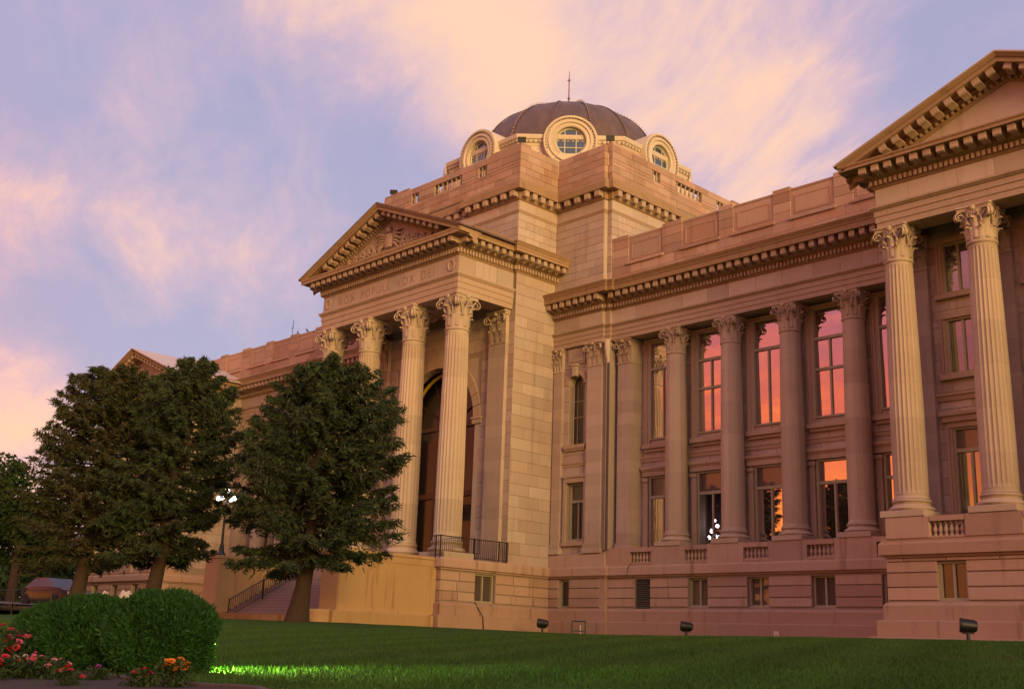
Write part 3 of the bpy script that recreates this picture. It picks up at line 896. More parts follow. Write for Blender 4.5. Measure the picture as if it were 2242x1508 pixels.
# ---- pediment
def pediment(xl, xr, yf, z0, zap, p, relief, roofback, msp, mw, roof_mat, dd=.52):
    """xl/xr corona tips, yf tympanum plane, z0 eaves level, zap apex top"""
    xc = (xl+xr)/2
    k = (zap-z0)/(xr-xc)
    T_ = .78  # vertical thickness of the raking cornice
    prof = [(.0, -T_), (.03, -T_), (.06, -T_+.06), (.10, -T_+.08), (.10, -T_+.22), (.16, -T_+.25), (p*.34, -T_+.30), (p*.34, -.36), (p*.92, -.35), (p, -.36), (p, -.20), (p+.05, -.17), (p+.12, -.05), (p+.15, -.02), (p+.15, 0), (-.6, .02)]
    pd = empty('pediment', COURT)
    for s in (-1, 1):
        b = MB(); xe = xl-.12 if s < 0 else xr+.12
        m = len(prof); v = []
        for x in (xe, xc):
            zz = zap-k*abs(x-xc)
            for o, h in prof: v.append((x, yf-o, zz+h))
        f = [(i, (i+1) % m, m+(i+1) % m, m+i) for i in range(m)]+[tuple(range(m))]
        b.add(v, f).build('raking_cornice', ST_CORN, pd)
        # modillions and dentils on the slope
        ang = -s*math.atan(k)
        L = abs(xc-xe); n = int(L/msp)
        key = pmesh(('mod', mw, dd, .30, ST_TRIM.name), lambda: modillion_mesh(mw, dd, .30), ST_TRIM)
        for i in range(n):
            x = xc+s*(i+.5)*msp
            if zap-k*abs(x-xc)-T_ < z0-.12: continue
            zz = zap-k*abs(x-xc)-.36-.29
            piece('modillion', key, pd, Matrix.Translation((x, yf-p*.34, zz)) @ Matrix.Rotation(-ang if False else s*math.atan(k), 4, 'Y'))
        db = MB(); i = 0
        while True:
            x = xc+s*(.12+i*.21); i += 1
            zz = zap-k*abs(x-xc)-T_
            if zz < z0-.02 or i > 200: break
            db.join(MB().box(-.05, .05, -.11, 0, 0, .13), Matrix.Translation((x, yf-.10, zz+.085)) @ Matrix.Rotation(s*math.atan(k), 4, 'Y'))
        db.build('dentils', ST_TRIM, pd, kind='stuff')
    # tympanum of large stones
    zb = z0-.22; zt = zap-T_+.05
    nrow = 3
    b = MB(); b.prism([(xl+.75, zb), (xr-.75, zb), (xc, zt)], yf+.02, yf+.5); b.build('tympanum', ST_WALL, pd)
    # roof behind
    b = MB()
    for s in (-1, 1):
        xe = xl-.25 if s < 0 else xr+.25
        ze = zap-k*abs(xe-xc)
        b.quad((xe, yf-p-.14, ze+.025), (xc, yf-p-.14, zap+.045), (xc, roofback, zap+.045), (xe, roofback, ze+.025))
        b.quad((xe, yf-p-.14, ze-.06), (xe, roofback, ze-.06), (xe, roofback, ze+.025), (xe, yf-p-.14, ze+.025))
        b.quad((xe, yf-p-.14, ze-.06), (xe, yf-p-.14, ze+.025), (xc, yf-p-.14, zap+.045), (xc, yf-p-.14, zap-.04))
    b.build('roof', roof_mat, pd)
    fill = MB(); fill.prism([(xl+.6, z0-.1), (xr-.6, z0-.1), (xc, zap-.5)], yf+.5, roofback); fill.build('gable_mass', ST_WALL, pd)
    if relief:
        rg = random.Random(3); b = MB()
        zc = z0+.25
        # central shield with crest, wings and scrolls spreading to the corners
        b.join(MB().lathe([(0, 0), (.34, .05), (.42, .28), (.40, .60), (.30, .85), (0, .95)], 12, caps=False), Matrix.Translation((xc, yf-.02, zc+.25)) @ Matrix.Diagonal((1, .45, 1, 1)))
        b.join(MB().lathe([(0, 0), (.16, .05), (.20, .2), (.13, .36), (0, .42)], 10, caps=False), Matrix.Translation((xc, yf-.08, zc+1.15)))
        for s in (-1, 1):
            for q in range(5):   # feathers of a spread wing
                a0 = Vector((xc+s*.3, yf-.05, zc+1.05-.12*q)); a1 = a0+Vector((s*(.9-.05*q), -.02, .10-.16*q))
                b.tube([a0, (a0+a1)/2+Vector((0, -.05, .10)), a1], [.06, .085, .03], 6)
            for q, (dx_, r_) in enumerate(((1.55, .34), (2.35, .28), (3.05, .21), (3.65, .15))):
                scroll(b, (xc+s*dx_, yf-.08, zc+r_+.02), (s, 0, 0), (0, 0, 1), r_, .14, 1.7, .07)
                b.tube([(xc+s*(dx_-.5), yf-.06, zc+.05), (xc+s*(dx_-.25), yf-.08, zc+r_*1.4), (xc+s*dx_, yf-.08, zc+r_*2)], [.05, .06, .04], 6)
                for t in range(3):
                    b.join(MB().lathe([(0, -.13), (.06, 0), (0, .13)], 6, caps=False), Matrix.Translation((xc+s*(dx_-.35+.25*t), yf-.07, zc+.12+.1*t)) @ Matrix.Rotation(rg.uniform(-1, 1), 4, 'Y'))
        autosmooth(b.build('relief', ST_TRIM, pd), 50)
    return pd
pediment(PXL-PP-.02, PXR+PP+.02, PYF, 20.12, 23.05, PP, True, YA+.1, .53, .27, COPPER)

# portico columns and basement
for x_ in (-5.62, -2.05, 1.88, 5.42): column('portico', x_, -13.60)
BX, BY = 6.30, -14.65
RUST = [(1.24, 1.74), (1.74, 2.24), (2.24, 2.76)]
def basement(fr, L, openings, seed, parent=COURT, u0=0.0, plinth=True):
    """rusticated storey on a stepped plinth; frame plane is the face of the rusticated stones"""
    wall('basement_wall', shiftF(fr, .055), u0, L, 0, 3.3, openings, .35, JOINT, parent)
    for k, (a, b) in enumerate(RUST):
        ashlar(shiftF(fr, .055), parent, u0, L, a+.012, b-.012, 1, 1.5, ST_BASE, openings, kind='rusticated_block', gap=.03, t=.055, seed=seed*5+k)
ashl = lambda *a, **k: ashlar(*a, **k)
def plinth_path(path, closed=False):
    sweep('plinth', path, [(-.3, 0), (.30, 0), (.30, .58), (.27, .61), (.12, .63), (.12, 1.12), (.06, 1.20), (.0, 1.24), (-.3, 1.24)], ST_BASE, COURT, closed)
def table_path(path, top, closed=False):
    sweep('water_table', path, [(-.3, 2.76), (.04, 2.76), (.06, 2.84), (.18, 2.86), (.18, 3.22), (.14, 3.30), (.10, 3.31), (.10, top), (-.3, top)], ST_BASE, COURT, closed)
WSIDE = (2.25, 3.62, 1.30, 2.68)
basement(F(BX, BY, PI/2), YB-BY, [WSIDE], 11)
basement(F(-BX, YB, -PI/2), YB-BY, [], 12)
basement(F(-BX, BY), 2*BX, [], 13)
floor_ = MB().box(-BX+.02, BX-.02, BY+.02, YA+1.2, 3.0, 3.30); floor_.build('portico_floor', ST_STEP, COURT)
window(F(BX, BY, PI/2), 2.93, 1.30, 2.68, 1.36, .28, mull=True, lo_mat=BLIND)
ppl = [(-28.4+.9, -7.0), (-X2-.1, -7.0), (-X2-.1, YB), (-BX, YB), (-BX, BY), (BX, BY), (BX, YB), (X2+.1, YB), (X2+.1, -7.0), (28.4, -7.0)]
plinth_path(ppl); table_path(ppl, 3.32)
for s in (-1, 1):
    x0, x1 = sorted((s*(X1-.2), s*(X2+.08)))
    b = MB().bbox(x0, x1, YB-.04, YB+.7, 3.28, 3.92, .02); b.box(x0, x1, YB+.02, YB+.6, 3.92, 4.02)
    b.build('pedestal', ST_BASE, COURT)
    MB().box(min(s*(X2-.32), s*(X2+.08)), max(s*(X2-.32), s*(X2+.08)), YB+.03, YB+.6, 0.2, 2.9).build('corner_pier', ST_BASE, COURT)
# ---- left/right bays of the tower base (B plane)
def bbay(s):
    # frame with local x from the inner corner outward (s>0) or mirrored
    L = X2-.30-X1
    fr = F(X1, YB) if s > 0 else F(-X2+.30, YB)
    def U(a, b):  # world |x| to local
        return (a-X1, b-X1) if s > 0 else (X2-.30-b, X2-.30-a)
    lw = U(7.27, 8.45); aw = U(7.22, 8.34); bw = U(6.95, 7.70)
    ow = [(lw[0]-.04, lw[1]+.04, 4.70, 7.70), (aw[0], aw[1], 9.72, 13.6)]
    wall('wall', shiftF(fr, .28), 0, L, 3.2, 15.2, ow, .42, JOINT, COURT)
    ashlar(shiftF(fr, .28), COURT, 0, L, 3.3, 15.1, .60, 1.0, ST_WALL, ow, seed=20+s)
    basement(fr, L, [(bw[0], bw[1], 1.30, 2.70)], 25+s)
    window(fr, sum(bw)/2, 1.30, 2.70, bw[1]-bw[0], .30, mull=False, lo_mat=GLASS_DIM)
    window(fr, sum(lw)/2, 4.72, 7.68, lw[1]-lw[0], .52, transom=6.75, lo_mat=GLASS_DIM, up_mat=BLIND)
    # lower window surround
    sr = MB(); a, b = lw
    sr.box(a-.22, a-.04, .12, .30, 4.6, 7.72); sr.box(b+.04, b+.22, .12, .30, 4.6, 7.72); sr.box(a-.22, b+.22, .12, .30, 7.72, 7.98)
    sr.box(a-.30, b+.30, .06, .30, 7.98, 8.08); sr.box(a-.30, b+.30, .08, .34, 4.42, 4.6)
    sr.build('window_surround', ST_TRIM, COURT, mtx=fr)
    # arched window
    a, b = aw; uc = (a+b)/2; r = (b-a)/2
    zs = 13.6-r
    sp = MB()
    for q in (-1, 1):
        pts = [(uc+q*(r+.01), zs)]+[(uc+q*r*math.cos(PI/2*i/8), zs+r*math.sin(PI/2*i/8)) for i in range(9)]+[(uc+q*(r+.01), 13.61)]
        sp.prism(pts if q < 0 else pts[::-1], .27, .70)
    hv = sp.build('arch_head', ST_WALL, COURT, mtx=fr)
    voussoir_arch(None, uc, zs, r-.02, r+.24, 9, .18, .32, hv, ST_TRIM)
    fb = MB()
    for u in (a+.03, b-.03): fb.tube([(u, .60, 9.75), (u, .60, zs)], .05, 6)
    fb.tube([(uc+(r-.03)*math.cos(PI*i/16), .60, zs+(r-.03)*math.sin(PI*i/16)) for i in range(17)], .05, 6)
    fb.box(a, b, .55, .66, 9.72, 9.82)
    wn = fb.build('window', FRAME, COURT, mtx=fr)
    br = MB()
    for u in (uc-.22, uc+.22): br.box(u-.018, u+.018, .58, .62, 9.8, zs)
    br.tube([(uc+.22*math.cos(PI*i/12), .60, zs+.22*math.sin(PI*i/12)) for i in range(13)], .02, 5); br.box(uc-.018, uc+.018, .58, .62, zs+.2, 13.58)
    br.box(a, b, .58, .62, 11.25, 11.31); br.box(a, b, .58, .62, 12.15, 12.19)
    br.build('glazing_bar', FRAME, wn)
    ap = [(a, 9.75), (b, 9.75)]+[(uc+r*math.cos(PI*i/12), zs+r*math.sin(PI*i/12)) for i in range(13)]
    MB().add([(x, .62, z) for x, z in ap], [tuple(range(len(ap)))]).build('pane', GLASS_DIM, wn)
    sl = MB(); sl.box(a-.2, b+.2, .05, .5, 9.52, 9.72); sl.box(a-.14, b+.14, .12, .4, 9.42, 9.52); sl.build('sill', ST_TRIM, wn)
    # keystone bracket and panel over the arch
    kp = MB(); kp.box(uc-.13, uc+.13, -.02, .3, 13.45, 14.0); kp.box(uc-.2, uc+.2, -.06, .3, 14.0, 14.12)
    kp.box(uc-.62, uc+.62, .16, .3, 14.15, 15.0); kp.box(uc-.52, uc+.52, .11, .2, 14.25, 14.9)
    kp.build('panel', ST_WALL, COURT, mtx=fr)
    pilaster(shiftF(fr, .28), *U(6.24, 6.85), 4.0, 13.85, 15.09, .24, COURT)
    pilaster(shiftF(fr, .28), *U(8.72, 9.75), 4.0, 13.85, 15.09, .26, COURT)
    sweep('string_course', [(p[0], p[1]) for p in ([(X1, YB+.28), (X2-.3, YB+.28)] if s > 0 else [(-X2+.3, YB+.28), (-X1, YB+.28)])], [(-.1, 8.55), (.06, 8.55), (.10, 8.70), (.14, 8.72), (.14, 8.80), (-.1, 8.82)], ST_TRIM, COURT)
for s in (1, -1): bbay(s)

# =================================================== wings
ZW = dict(za=15.09, zb=15.98, zf=16.72, zd0=16.83, zd1=17.06, zm0=17.16, zc=17.55, zt=18.05)
WX = [12.40, 15.73, 19.05, 22.32, 25.60]; WC = [14.06, 17.39, 20.70, 23.95]
WY, WXE = -5.70, 28.4
YW = -6.85   # frieze plane of the wing
def wing(s):
    x0, x1 = (X2, WXE) if s > 0 else (-WXE+.9, -X2)
    xs = [s*c for c in WX]; cs = [s*c for c in WC]
    if s < 0:
        xs = [x+.0 for x in xs]
    hw = .86
    op = []
    wx = [x+s*(.30 if i == 0 else 0) for i, x in enumerate(xs)]
    for c in wx: op += [(c-hw, c+hw, 4.2, 7.86), (c-hw, c+hw, 9.74, 14.92)]
    fr = F(0, WY)
    wall('wall', shiftF(fr, OUT_T), x0, x1, 3.2, 15.9, op, .5, JOINT, COURT)
    ashlar(shiftF(fr, OUT_T), COURT, x0, x1, 4.0, 15.1, .58, 1.2, ST_WALL, op, seed=40+s)
    for i, c in enumerate(wx):
        odd = i % 2 == 1
        window(fr, c, 9.74, 14.92, 2*hw, .03, transom=13.45, rail=12.0 if odd else None)
        dim = [BLIND, BLIND, BLIND, GLASS, GLASS][i]
        lo = GLASS if i != 1 else CLEAR
        window(fr, c, 4.22, 7.84, 2*hw, .03, transom=6.80, up_mat=dim, lo_mat=lo)
        # upper surround: stepped architrave and sill
        sr = MB(); a, b = c-hw, c+hw
        for k, (e0, e1, d) in enumerate(((.0, .12, .06), (.12, .24, .11), (.24, .30, .16))):
            sr.box(a-e1, a-e0, -d, .05, 9.5, 14.92); sr.box(b+e0, b+e1, -d, .05, 9.5, 14.92)
        sr.box(a-.30, b+.30, -.16, .05, 14.92, 15.06)
        sr.bbox(a-.36, b+.36, -.26, .1, 9.28, 9.50, .02); sr.box(a-.28, b+.28, -.14, .1, 9.12, 9.28)
        # lower surround: slim piers carrying a lintel
        for q0, q1 in ((a-.34, a-.06), (b+.06, b+.34)):
            sr.box(q0, q1, -.14, .05, 4.2, 7.6); sr.box(q0-.05, q1+.05, -.2, .05, 7.6, 7.78); sr.box(q0-.03, q1+.03, -.17, .05, 4.2, 4.5)
        sr.box(a-.40, b+.40, -.18, .05, 7.86, 8.12); sr.box(a-.44, b+.44, -.22, .05, 8.12, 8.20); sr.bbox(a-.48, b+.48, -.28, .05, 8.20, 8.34, .02)
        sr.build('window_surround', ST_TRIM, COURT, mtx=fr)
    sweep('string_course', [(x0, WY), (x1, WY)], [(-.1, 8.62), (.05, 8.62), (.08, 8.78), (.12, 8.80), (.12, 8.88), (-.1, 8.9)], ST_TRIM, COURT)
    for c in cs: column('wing', c, -6.40)
    ex = [10.35, 11.27]
    a, b = sorted((s*ex[0], s*ex[1]))
    pilaster(F(0, WY), a, b, 4.0, 13.85, 15.09, .88, COURT)
    a, b = sorted((s*26.7, s*27.8)); pilaster(F(0, WY), a, b, 4.0, 13.85, 15.09, 1.0, COURT)
    # stylobate, pedestals and balustrades
    fp = F(0, -7.12)
    edges = [(s*11.7)] ; segs = []
    bal = []
    for c in xs: bal.append((c-.66, c+.66))
    bal.sort()
    st = MB(); prev = x0
    for a, b in bal+[(x1, x1)]:
        st.box(prev, a, 0, 1.45, 3.30, 4.20); prev = b
    st.box(x0, x1, .02, 1.45, 3.0, 3.40)
    pd = st.build('pedestal', ST_BASE, COURT, mtx=fp)
    for a, b in bal:
        bo = MB().box(a, b, .02, .30, 3.40, 3.46); bo.box(a, b, -.02, .34, 3.96, 4.17)
        bo = bo.build('balustrade', ST_BASE, COURT, mtx=fp)
        balusters(fp, a+.04, b-.04, 3.46, 3.96, 6, .16, bo)
    # basement
    bop = []
    for i, c in enumerate(xs):
        w_ = .49 if i == 0 else .56
        bop.append((c-w_, c+w_, 1.26 if i == 0 else 1.34, 2.66))
    fb = F(0, -7.0)
    basement(fb, x1, bop, 50+s, u0=x0)
    for i, c in enumerate(xs):
        if i == 0:
            lv = MB(); lv.box(c-.49, c+.49, .30, .34, 1.26, 2.66)
            lo = lv.build('louver', plain('louver_dark', (.03, .03, .028), .6), COURT, mtx=fb)
            for k in range(13):
                z_ = 1.32+k*.103
                MB().add([(c-.47, .10, z_-.02), (c+.47, .10, z_-.02), (c+.47, .27, z_+.06), (c-.47, .27, z_+.06), (c-.47, .10, z_), (c+.47, .10, z_), (c+.47, .27, z_+.08), (c-.47, .27, z_+.08)],
                         [(0, 1, 2, 3), (7, 6, 5, 4), (0, 4, 5, 1)]).build('slat', plain('louver_slat', (.13, .12, .09), .6), lo)
        else:
            window(fb, c, 1.34, 2.66, 1.12, .30, mull=True, lo_mat=BLIND if i < 4 else GLASS_DIM)
    # entablature with the break at the tower bay
    if s > 0: path = [(X1, YB), (X2-.28, YB), (X2-.28, YB+.18), (X2+.06, YB+.18), (X2+.06, YW), (WXE, YW)]
    else: path = [(-WXE+.9, YW), (-X2-.06, YW), (-X2-.06, YB+.18), (-X2+.28, YB+.18), (-X2+.28, YB), (-X1, YB)]
    entab(path, **ZW, p=.86, msp=.50, mw=.26)
    MB().box(min(x0, s*X2), max(x1, s*X2), YW+.1, WY+.2, 15.12, 17.9).build('entablature_core', JOINT, COURT)
    # parapet with sunk panels
    fpar = F(0, YW)
    x0w = x0
    if s < 0: x0 = -39.0
    base = MB().box(x0, x1, .0, .6, 17.95, 18.62); base.box(x0, x1, .08, .6, 18.62, 20.60)
    pr = base.build('parapet', JOINT, COURT, mtx=fpar)
    pcs = []
    pcs = [s*c for c in (12.38, 15.95, 19.1, 22.35, 25.6)+((29.0, 32.3, 35.6) if s < 0 else ())]
    ops = [(c-1.14, c+1.14, 19.10, 20.58) for c in pcs]
    ashlar(shiftF(fpar, .045), pr, x0, x1, 18.06, 18.62, .56, 1.25, ST_ATT, kind='parapet_block', t=.06, seed=60+s)
    ashlar(shiftF(fpar, .07), pr, x0, x1, 18.62, 20.56, .5, 1.4, ST_ATT, ops, kind='parapet_block', t=.07, seed=62+s)
    for c in pcs:
        m_ = MB()
        m_.box(c-1.13, c+1.13, .055, .07, 19.22, 20.56)
        for (u0, u1, za, zb) in ((c-.98, c+.98, 20.22, 20.32), (c-.98, c-.88, 19.46, 20.22), (c+.88, c+.98, 19.46, 20.22), (c-.98, c+.98, 19.36, 19.46)): m_.box(u0, u1, .035, .06, za, zb)
        m_.bbox(c-1.24, c+1.24, -.10, .08, 19.08, 19.24, .03)
        m_.build('panel', ST_ATT, pr)
    prev = x0
    for c in sorted(pcs)+[None]:
        a, b = (prev, c-1.14) if c is not None else (prev, x1)
        MB().bbox(a+.006, b-.006, -.015, .62, 20.56, 20.80, .015).build('coping_stone', ST_ATT, pr)
        if c is not None:
            MB().bbox(c-1.134, c+1.134, .03, .62, 20.56, 20.68, .015).build('coping_stone', ST_ATT, pr); prev = c+1.14
    x0 = x0w
    MB().box(x0, x1, .6, 12, 17.5, 18.4).build('flat_roof', plain('roof_gravel', (.2, .17, .15), .9), COURT, mtx=fpar)
for s in (1, -1): wing(s)

# =================================================== tower: plain shaft, cornice, attic, drum and dome
TZ = dict(arch=22.40, frz=22.52, bed=23.08, mod=23.14, cor=23.58, top=24.30, att=26.40)
# plan of the tower, counter-clockwise from the front left
def tower_path(rec=.0):
    q = [(-X1, YA), (-2.2, YA), (-2.2, YA+rec), (2.2, YA+rec), (2.2, YA), (X1, YA), (X1, YB), (X2-.30, YB), (X2-.30, YB+.30), (X2, YB+.30),
         (X2, -1.9), (X2-rec, -1.9), (X2-rec, 1.9), (X2, 1.9), (X2, -YB-.3), (X2-.3, -YB-.3), (X2-.3, -YB), (X1, -YB), (X1, -YA), (-X1, -YA), (-X1, -YB), (-X2+.3, -YB), (-X2+.3, -YB-.3), (-X2, -YB-.3), (-X2, YB+.3), (-X2+.3, YB+.3), (-X2+.3, YB), (-X1, YB)]
    if rec == 0: q = [p for p in q if p not in ((-2.2, YA), (2.2, YA), (X2, -1.9), (X2, 1.9))]
    return q
# shaft walls above the wing cornice
for (fr, L, z0) in ((F(X1, YB), X2-.30-X1, 18.0), (F(-X2+.3, YB), X2-.30-X1, 18.0), (F(-X1, YA), 2*X1, 20.2)):
    wall('tower_wall', shiftF(fr, OUT_T), 0, L, z0, 24.6, [], .3, JOINT, COURT)
    ashlar(shiftF(fr, OUT_T), COURT, 0, L, z0, 22.4, .42, 1.15, ST_WALL, seed=int(L*7))
for s in (1, -1):
    fr = F(X2, YB+.30, PI/2) if s > 0 else F(-X2, -YB-.3, -PI/2)
    L = -2*YB-.6
    wall('tower_wall', shiftF(fr, OUT_T), 0, L, 17.5, 24.6, [], .3, JOINT, COURT)
    ashlar(shiftF(fr, OUT_T), COURT, .52 if s > 0 else 0, L if s > 0 else L-.52, 18.2, 22.4, .42, 1.25, ST_WALL, seed=70+s)
    # the stepped corner pier
    x0, x1 = sorted((s*(X2-.30), s*X2))
    MB().box(min(s*(X2-.31), s*(X2-.9)), max(s*(X2-.31), s*(X2-.9)), YB+.06, YB+.9, 15.2, 24.4).build('corner_pier', ST_WALL, COURT)
    for k in range(10):
        z_ = 18.1+k*.43
        MB().bbox(min(s*(X2-.6), s*X2), max(s*(X2-.6), s*X2), YB+.30, YB+.8, z_, z_+.415, .01).build('quoin', ST_WALL, COURT)
    MB().box(x0+.02, x1-.02, YB+.30, YB+.9, 3.2, 18.0).build('corner_pier', ST_WALL, COURT)
MB().box(-X1, X1, 7.3, -YA, 18, 24.6).build('tower_wall', ST_WALL, COURT)
tp0 = tower_path(0); tp = tower_path(.25)
sweep('tower_moulding', tp0, [(-.2, 22.36), (.03, 22.36), (.06, 22.44), (.10, 22.46), (.10, 22.54), (-.2, 22.56)], ST_TRIM, COURT, True)
sweep('frieze', tp0, [(-.3, 22.5), (-.028, 22.5), (-.028, 23.1), (-.3, 23.1)], JOINT, COURT, True)
for i in range(len(tp0)):
    a, c = Vector(tp0[i]), Vector(tp0[(i+1) % len(tp0)])
    L = (c-a).length
    if L < .5:
        ashlar(F(a.x, a.y, math.atan2((c-a).y, (c-a).x)), COURT, 0, L, 22.56, 23.08, .6, 1.5, ST_WALL, kind='frieze_block', t=.028, seed=i)
        continue
    if i > 9: continue
    ashlar(F(a.x, a.y, math.atan2((c-a).y, (c-a).x)), COURT, 0, L, 22.56, 23.08, .6, 1.5, ST_WALL, kind='frieze_block', t=.028, seed=i)
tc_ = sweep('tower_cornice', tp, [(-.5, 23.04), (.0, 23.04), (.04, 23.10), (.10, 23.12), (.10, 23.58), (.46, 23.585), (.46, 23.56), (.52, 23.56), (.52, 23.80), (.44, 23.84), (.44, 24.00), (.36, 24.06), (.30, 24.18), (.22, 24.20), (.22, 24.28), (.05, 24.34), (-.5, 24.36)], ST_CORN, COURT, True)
key = pmesh(('tmod',), lambda: modillion_mesh(.34, .36, .36), ST_TRIM)
for m_ in run_along(tp, True, .10, .70, .26):
    piece('modillion', key, tc_, m_ @ Matrix.Translation((0, 0, 23.19)))
# attic parapet with baluster openings
AT0, AT1 = 24.34, 26.40
OPN = [(-1.25, 1.25, 6), (-3.42, -2.72, 2), (2.72, 3.42, 2)]
att = empty('attic', COURT)
ap = tower_path(0)
for i in range(len(ap)):
    a, c = Vector(ap[i]), Vector(ap[(i+1) % len(ap)]); L = (c-a).length
    fr = F(a.x, a.y, math.atan2((c-a).y, (c-a).x))
    ops = []
    if L > 11:
        mid = L/2
        ops = [(mid+p, mid+q, 25.36, 26.0) for p, q, n in OPN]
    wall('attic_wall', shiftF(fr, .03), 0, L, AT0, AT1-.12, ops, .34, JOINT, att)
    ashlar(shiftF(fr, .03), att, 0, L, AT0, AT1, .41, 1.15, ST_ATT, ops, kind='attic_block', seed=90+i)
    for (p, q, za, zb), (_, _, n) in zip(ops, OPN): balusters(fr, p+.03, q-.03, za, zb, n, .14, att)
    if L > 11:
        for sg in (0, 1):
            u0, u1 = (0, 2.45) if sg == 0 else (L-2.45, L)
            MB().box(u0+.012, u1-.012, .03, .8, AT1-.12, AT1+.16).build('attic_block_course', ST_ATT, att, mtx=fr)
deck = MB(); deck.box(-X1+.5, X1-.5, YA+.5, -YA-.5, 24.2, 25.2); deck.box(-X2+.5, X2-.5, YB+.5, -YB-.5, 24.2, 25.22)
deck.build('tower_roof', plain('roof_gravel', (.2, .17, .15), .9), COURT)
# octagonal drum
def octa(r): return [(r/math.cos(PI/8)*math.cos(-PI/8-PI/2+PI/4*i), r/math.cos(PI/8)*math.sin(-PI/8-PI/2+PI/4*i)) for i in range(8)]
DR = 7.55
drum = sweep('drum', octa(DR), [(-1, 24.5), (0, 24.5), (0, 28.43), (-1, 28.43)], PAINT, COURT, True)
sweep('drum_cornice', octa(DR), [(-.9, 28.23), (.02, 28.23), (.05, 28.38), (.14, 28.43), (.14, 28.58), (.22, 28.63), (.26, 28.80), (.26, 28.88), (-.3, 29.00), (-.9, 29.02)], PAINT, drum, True)
beads = MB()
for m_ in run_along(octa(DR), True, .15, .30, .2): beads.join(MB().box(-.05, .05, -.05, .05, 28.44, 28.56), m_)
beads.build('beads', plain('bead_tan', (.38, .28, .19), .6), drum, kind='stuff')  # beads a darker tan than the cream drum
# round-windowed dormers
def torus_arc(b, uc, zc, y, r, t, a0, a1, n=28, m=8):
    b.tube([(uc+r*math.cos(a0+(a1-a0)*i/n), y, zc+r*math.sin(a0+(a1-a0)*i/n)) for i in range(n+1)], t, m)
OZ = 28.42
for k in range(8):
    a = -PI/2+k*PI/4
    fr = Matrix.Rotation(a+PI/2, 4, 'Z') @ Matrix.Translation((0, -DR-.42, 0))
    dm = empty('dormer', COURT, fr)
    # body: horseshoe front with a round hole, barrel roof running back into the dome
    ro, ri = 1.62, .92
    n = 28; b = MB(); v = []; f = []
    ang = [R(-52)+R(284)*i/n for i in range(n+1)]
    for r_, y_ in ((ri, .30), (ri, -.02), (ri+.06, -.06), (ri+.12, -.02), (1.16, .0), (1.20, -.10), (1.34, -.10), (1.36, 0), (ro-.16, .0), (ro-.14, -.09), (ro, -.09), (ro+.02, .0), (ro+.02, 3.0)):
        for t in ang: v.append((r_*math.cos(t), y_, OZ+r_*math.sin(t)))
    m = n+1; nr = 13
    for q in range(nr-1):
        for i in range(n): f.append((q*m+i, q*m+i+1, (q+1)*m+i+1, (q+1)*m+i))
    b.add(v, f)
    autosmooth(b.build('surround', PAINT, dm), 30)
    lowb = MB()
    # lower part of the ring and the base panel
    ang2 = [R(232)+R(76)*i/8 for i in range(9)]
    v = []; f = []
    for r_, y_ in ((ri, .30), (ri, -.02), (ri+.12, -.02), (1.20, -.08), (1.34, -.08), (1.36, .02)):
        for t in ang2: v.append((r_*math.cos(t), y_, OZ+r_*math.sin(t)))
    for q in range(5):
        for i in range(8): f.append((q*9+i, q*9+i+1, (q+1)*9+i+1, (q+1)*9+i))
    lowb.add(v, f)
    autosmooth(lowb.build('ring', PAINT, dm), 30)
    fl = MB()
    for s in (-1, 1):
        fl.bbox(min(s*1.25, s*2.05), max(s*1.25, s*2.05), -.10, .8, 26.6, 27.15, .02)
        fl.bbox(min(s*1.15, s*1.75), max(s*1.15, s*1.75), -.02, .8, 25.2, 26.6, .02)
        scroll(fl, (s*1.80, .0, 27.35), (s, 0, 0), (0, 0, 1), .24, .5, 1.3, .07)
    fl.build('console', PAINT, dm)
    MB().box(-1.2, 1.2, .03, .8, 25.0, OZ-.8).build('apron', PAINT, dm)
    bd = MB()
    for i in range(30):
        t = R(-20)+R(220)*i/29
        bd.join(MB().box(-.05, .05, -.14, -.05, -.03, .03), Matrix.Translation((1.47*math.cos(t), 0, OZ+1.47*math.sin(t))) @ Matrix.Rotation(-t+PI/2, 4, 'Y'))
    bd.build('beads', plain('bead_tan', (.38, .28, .19), .6), dm, kind='stuff')
    wnd = MB(); torus_arc(wnd, 0, OZ, .24, ri-.05, .07, 0, 2*PI, 28, 6)
    for q in (-.34, .34):
        h = math.sqrt((ri-.08)**2-q*q)
        wnd.box(q-.03, q+.03, .22, .28, OZ-h, OZ+h); wnd.box(-h, h, .225, .275, OZ+q-.03, OZ+q+.03)
    wo = wnd.build('window', plain('pale_window_paint', (.5, .47, .36), .5), dm)
    MB().add([(ri*math.cos(2*PI*i/28), .26, OZ+ri*math.sin(2*PI*i/28)) for i in range(28)], [tuple(range(28))]).build('pane', glass('dormer_glass', f=.16, body=(.020, .040, .022)), wo)
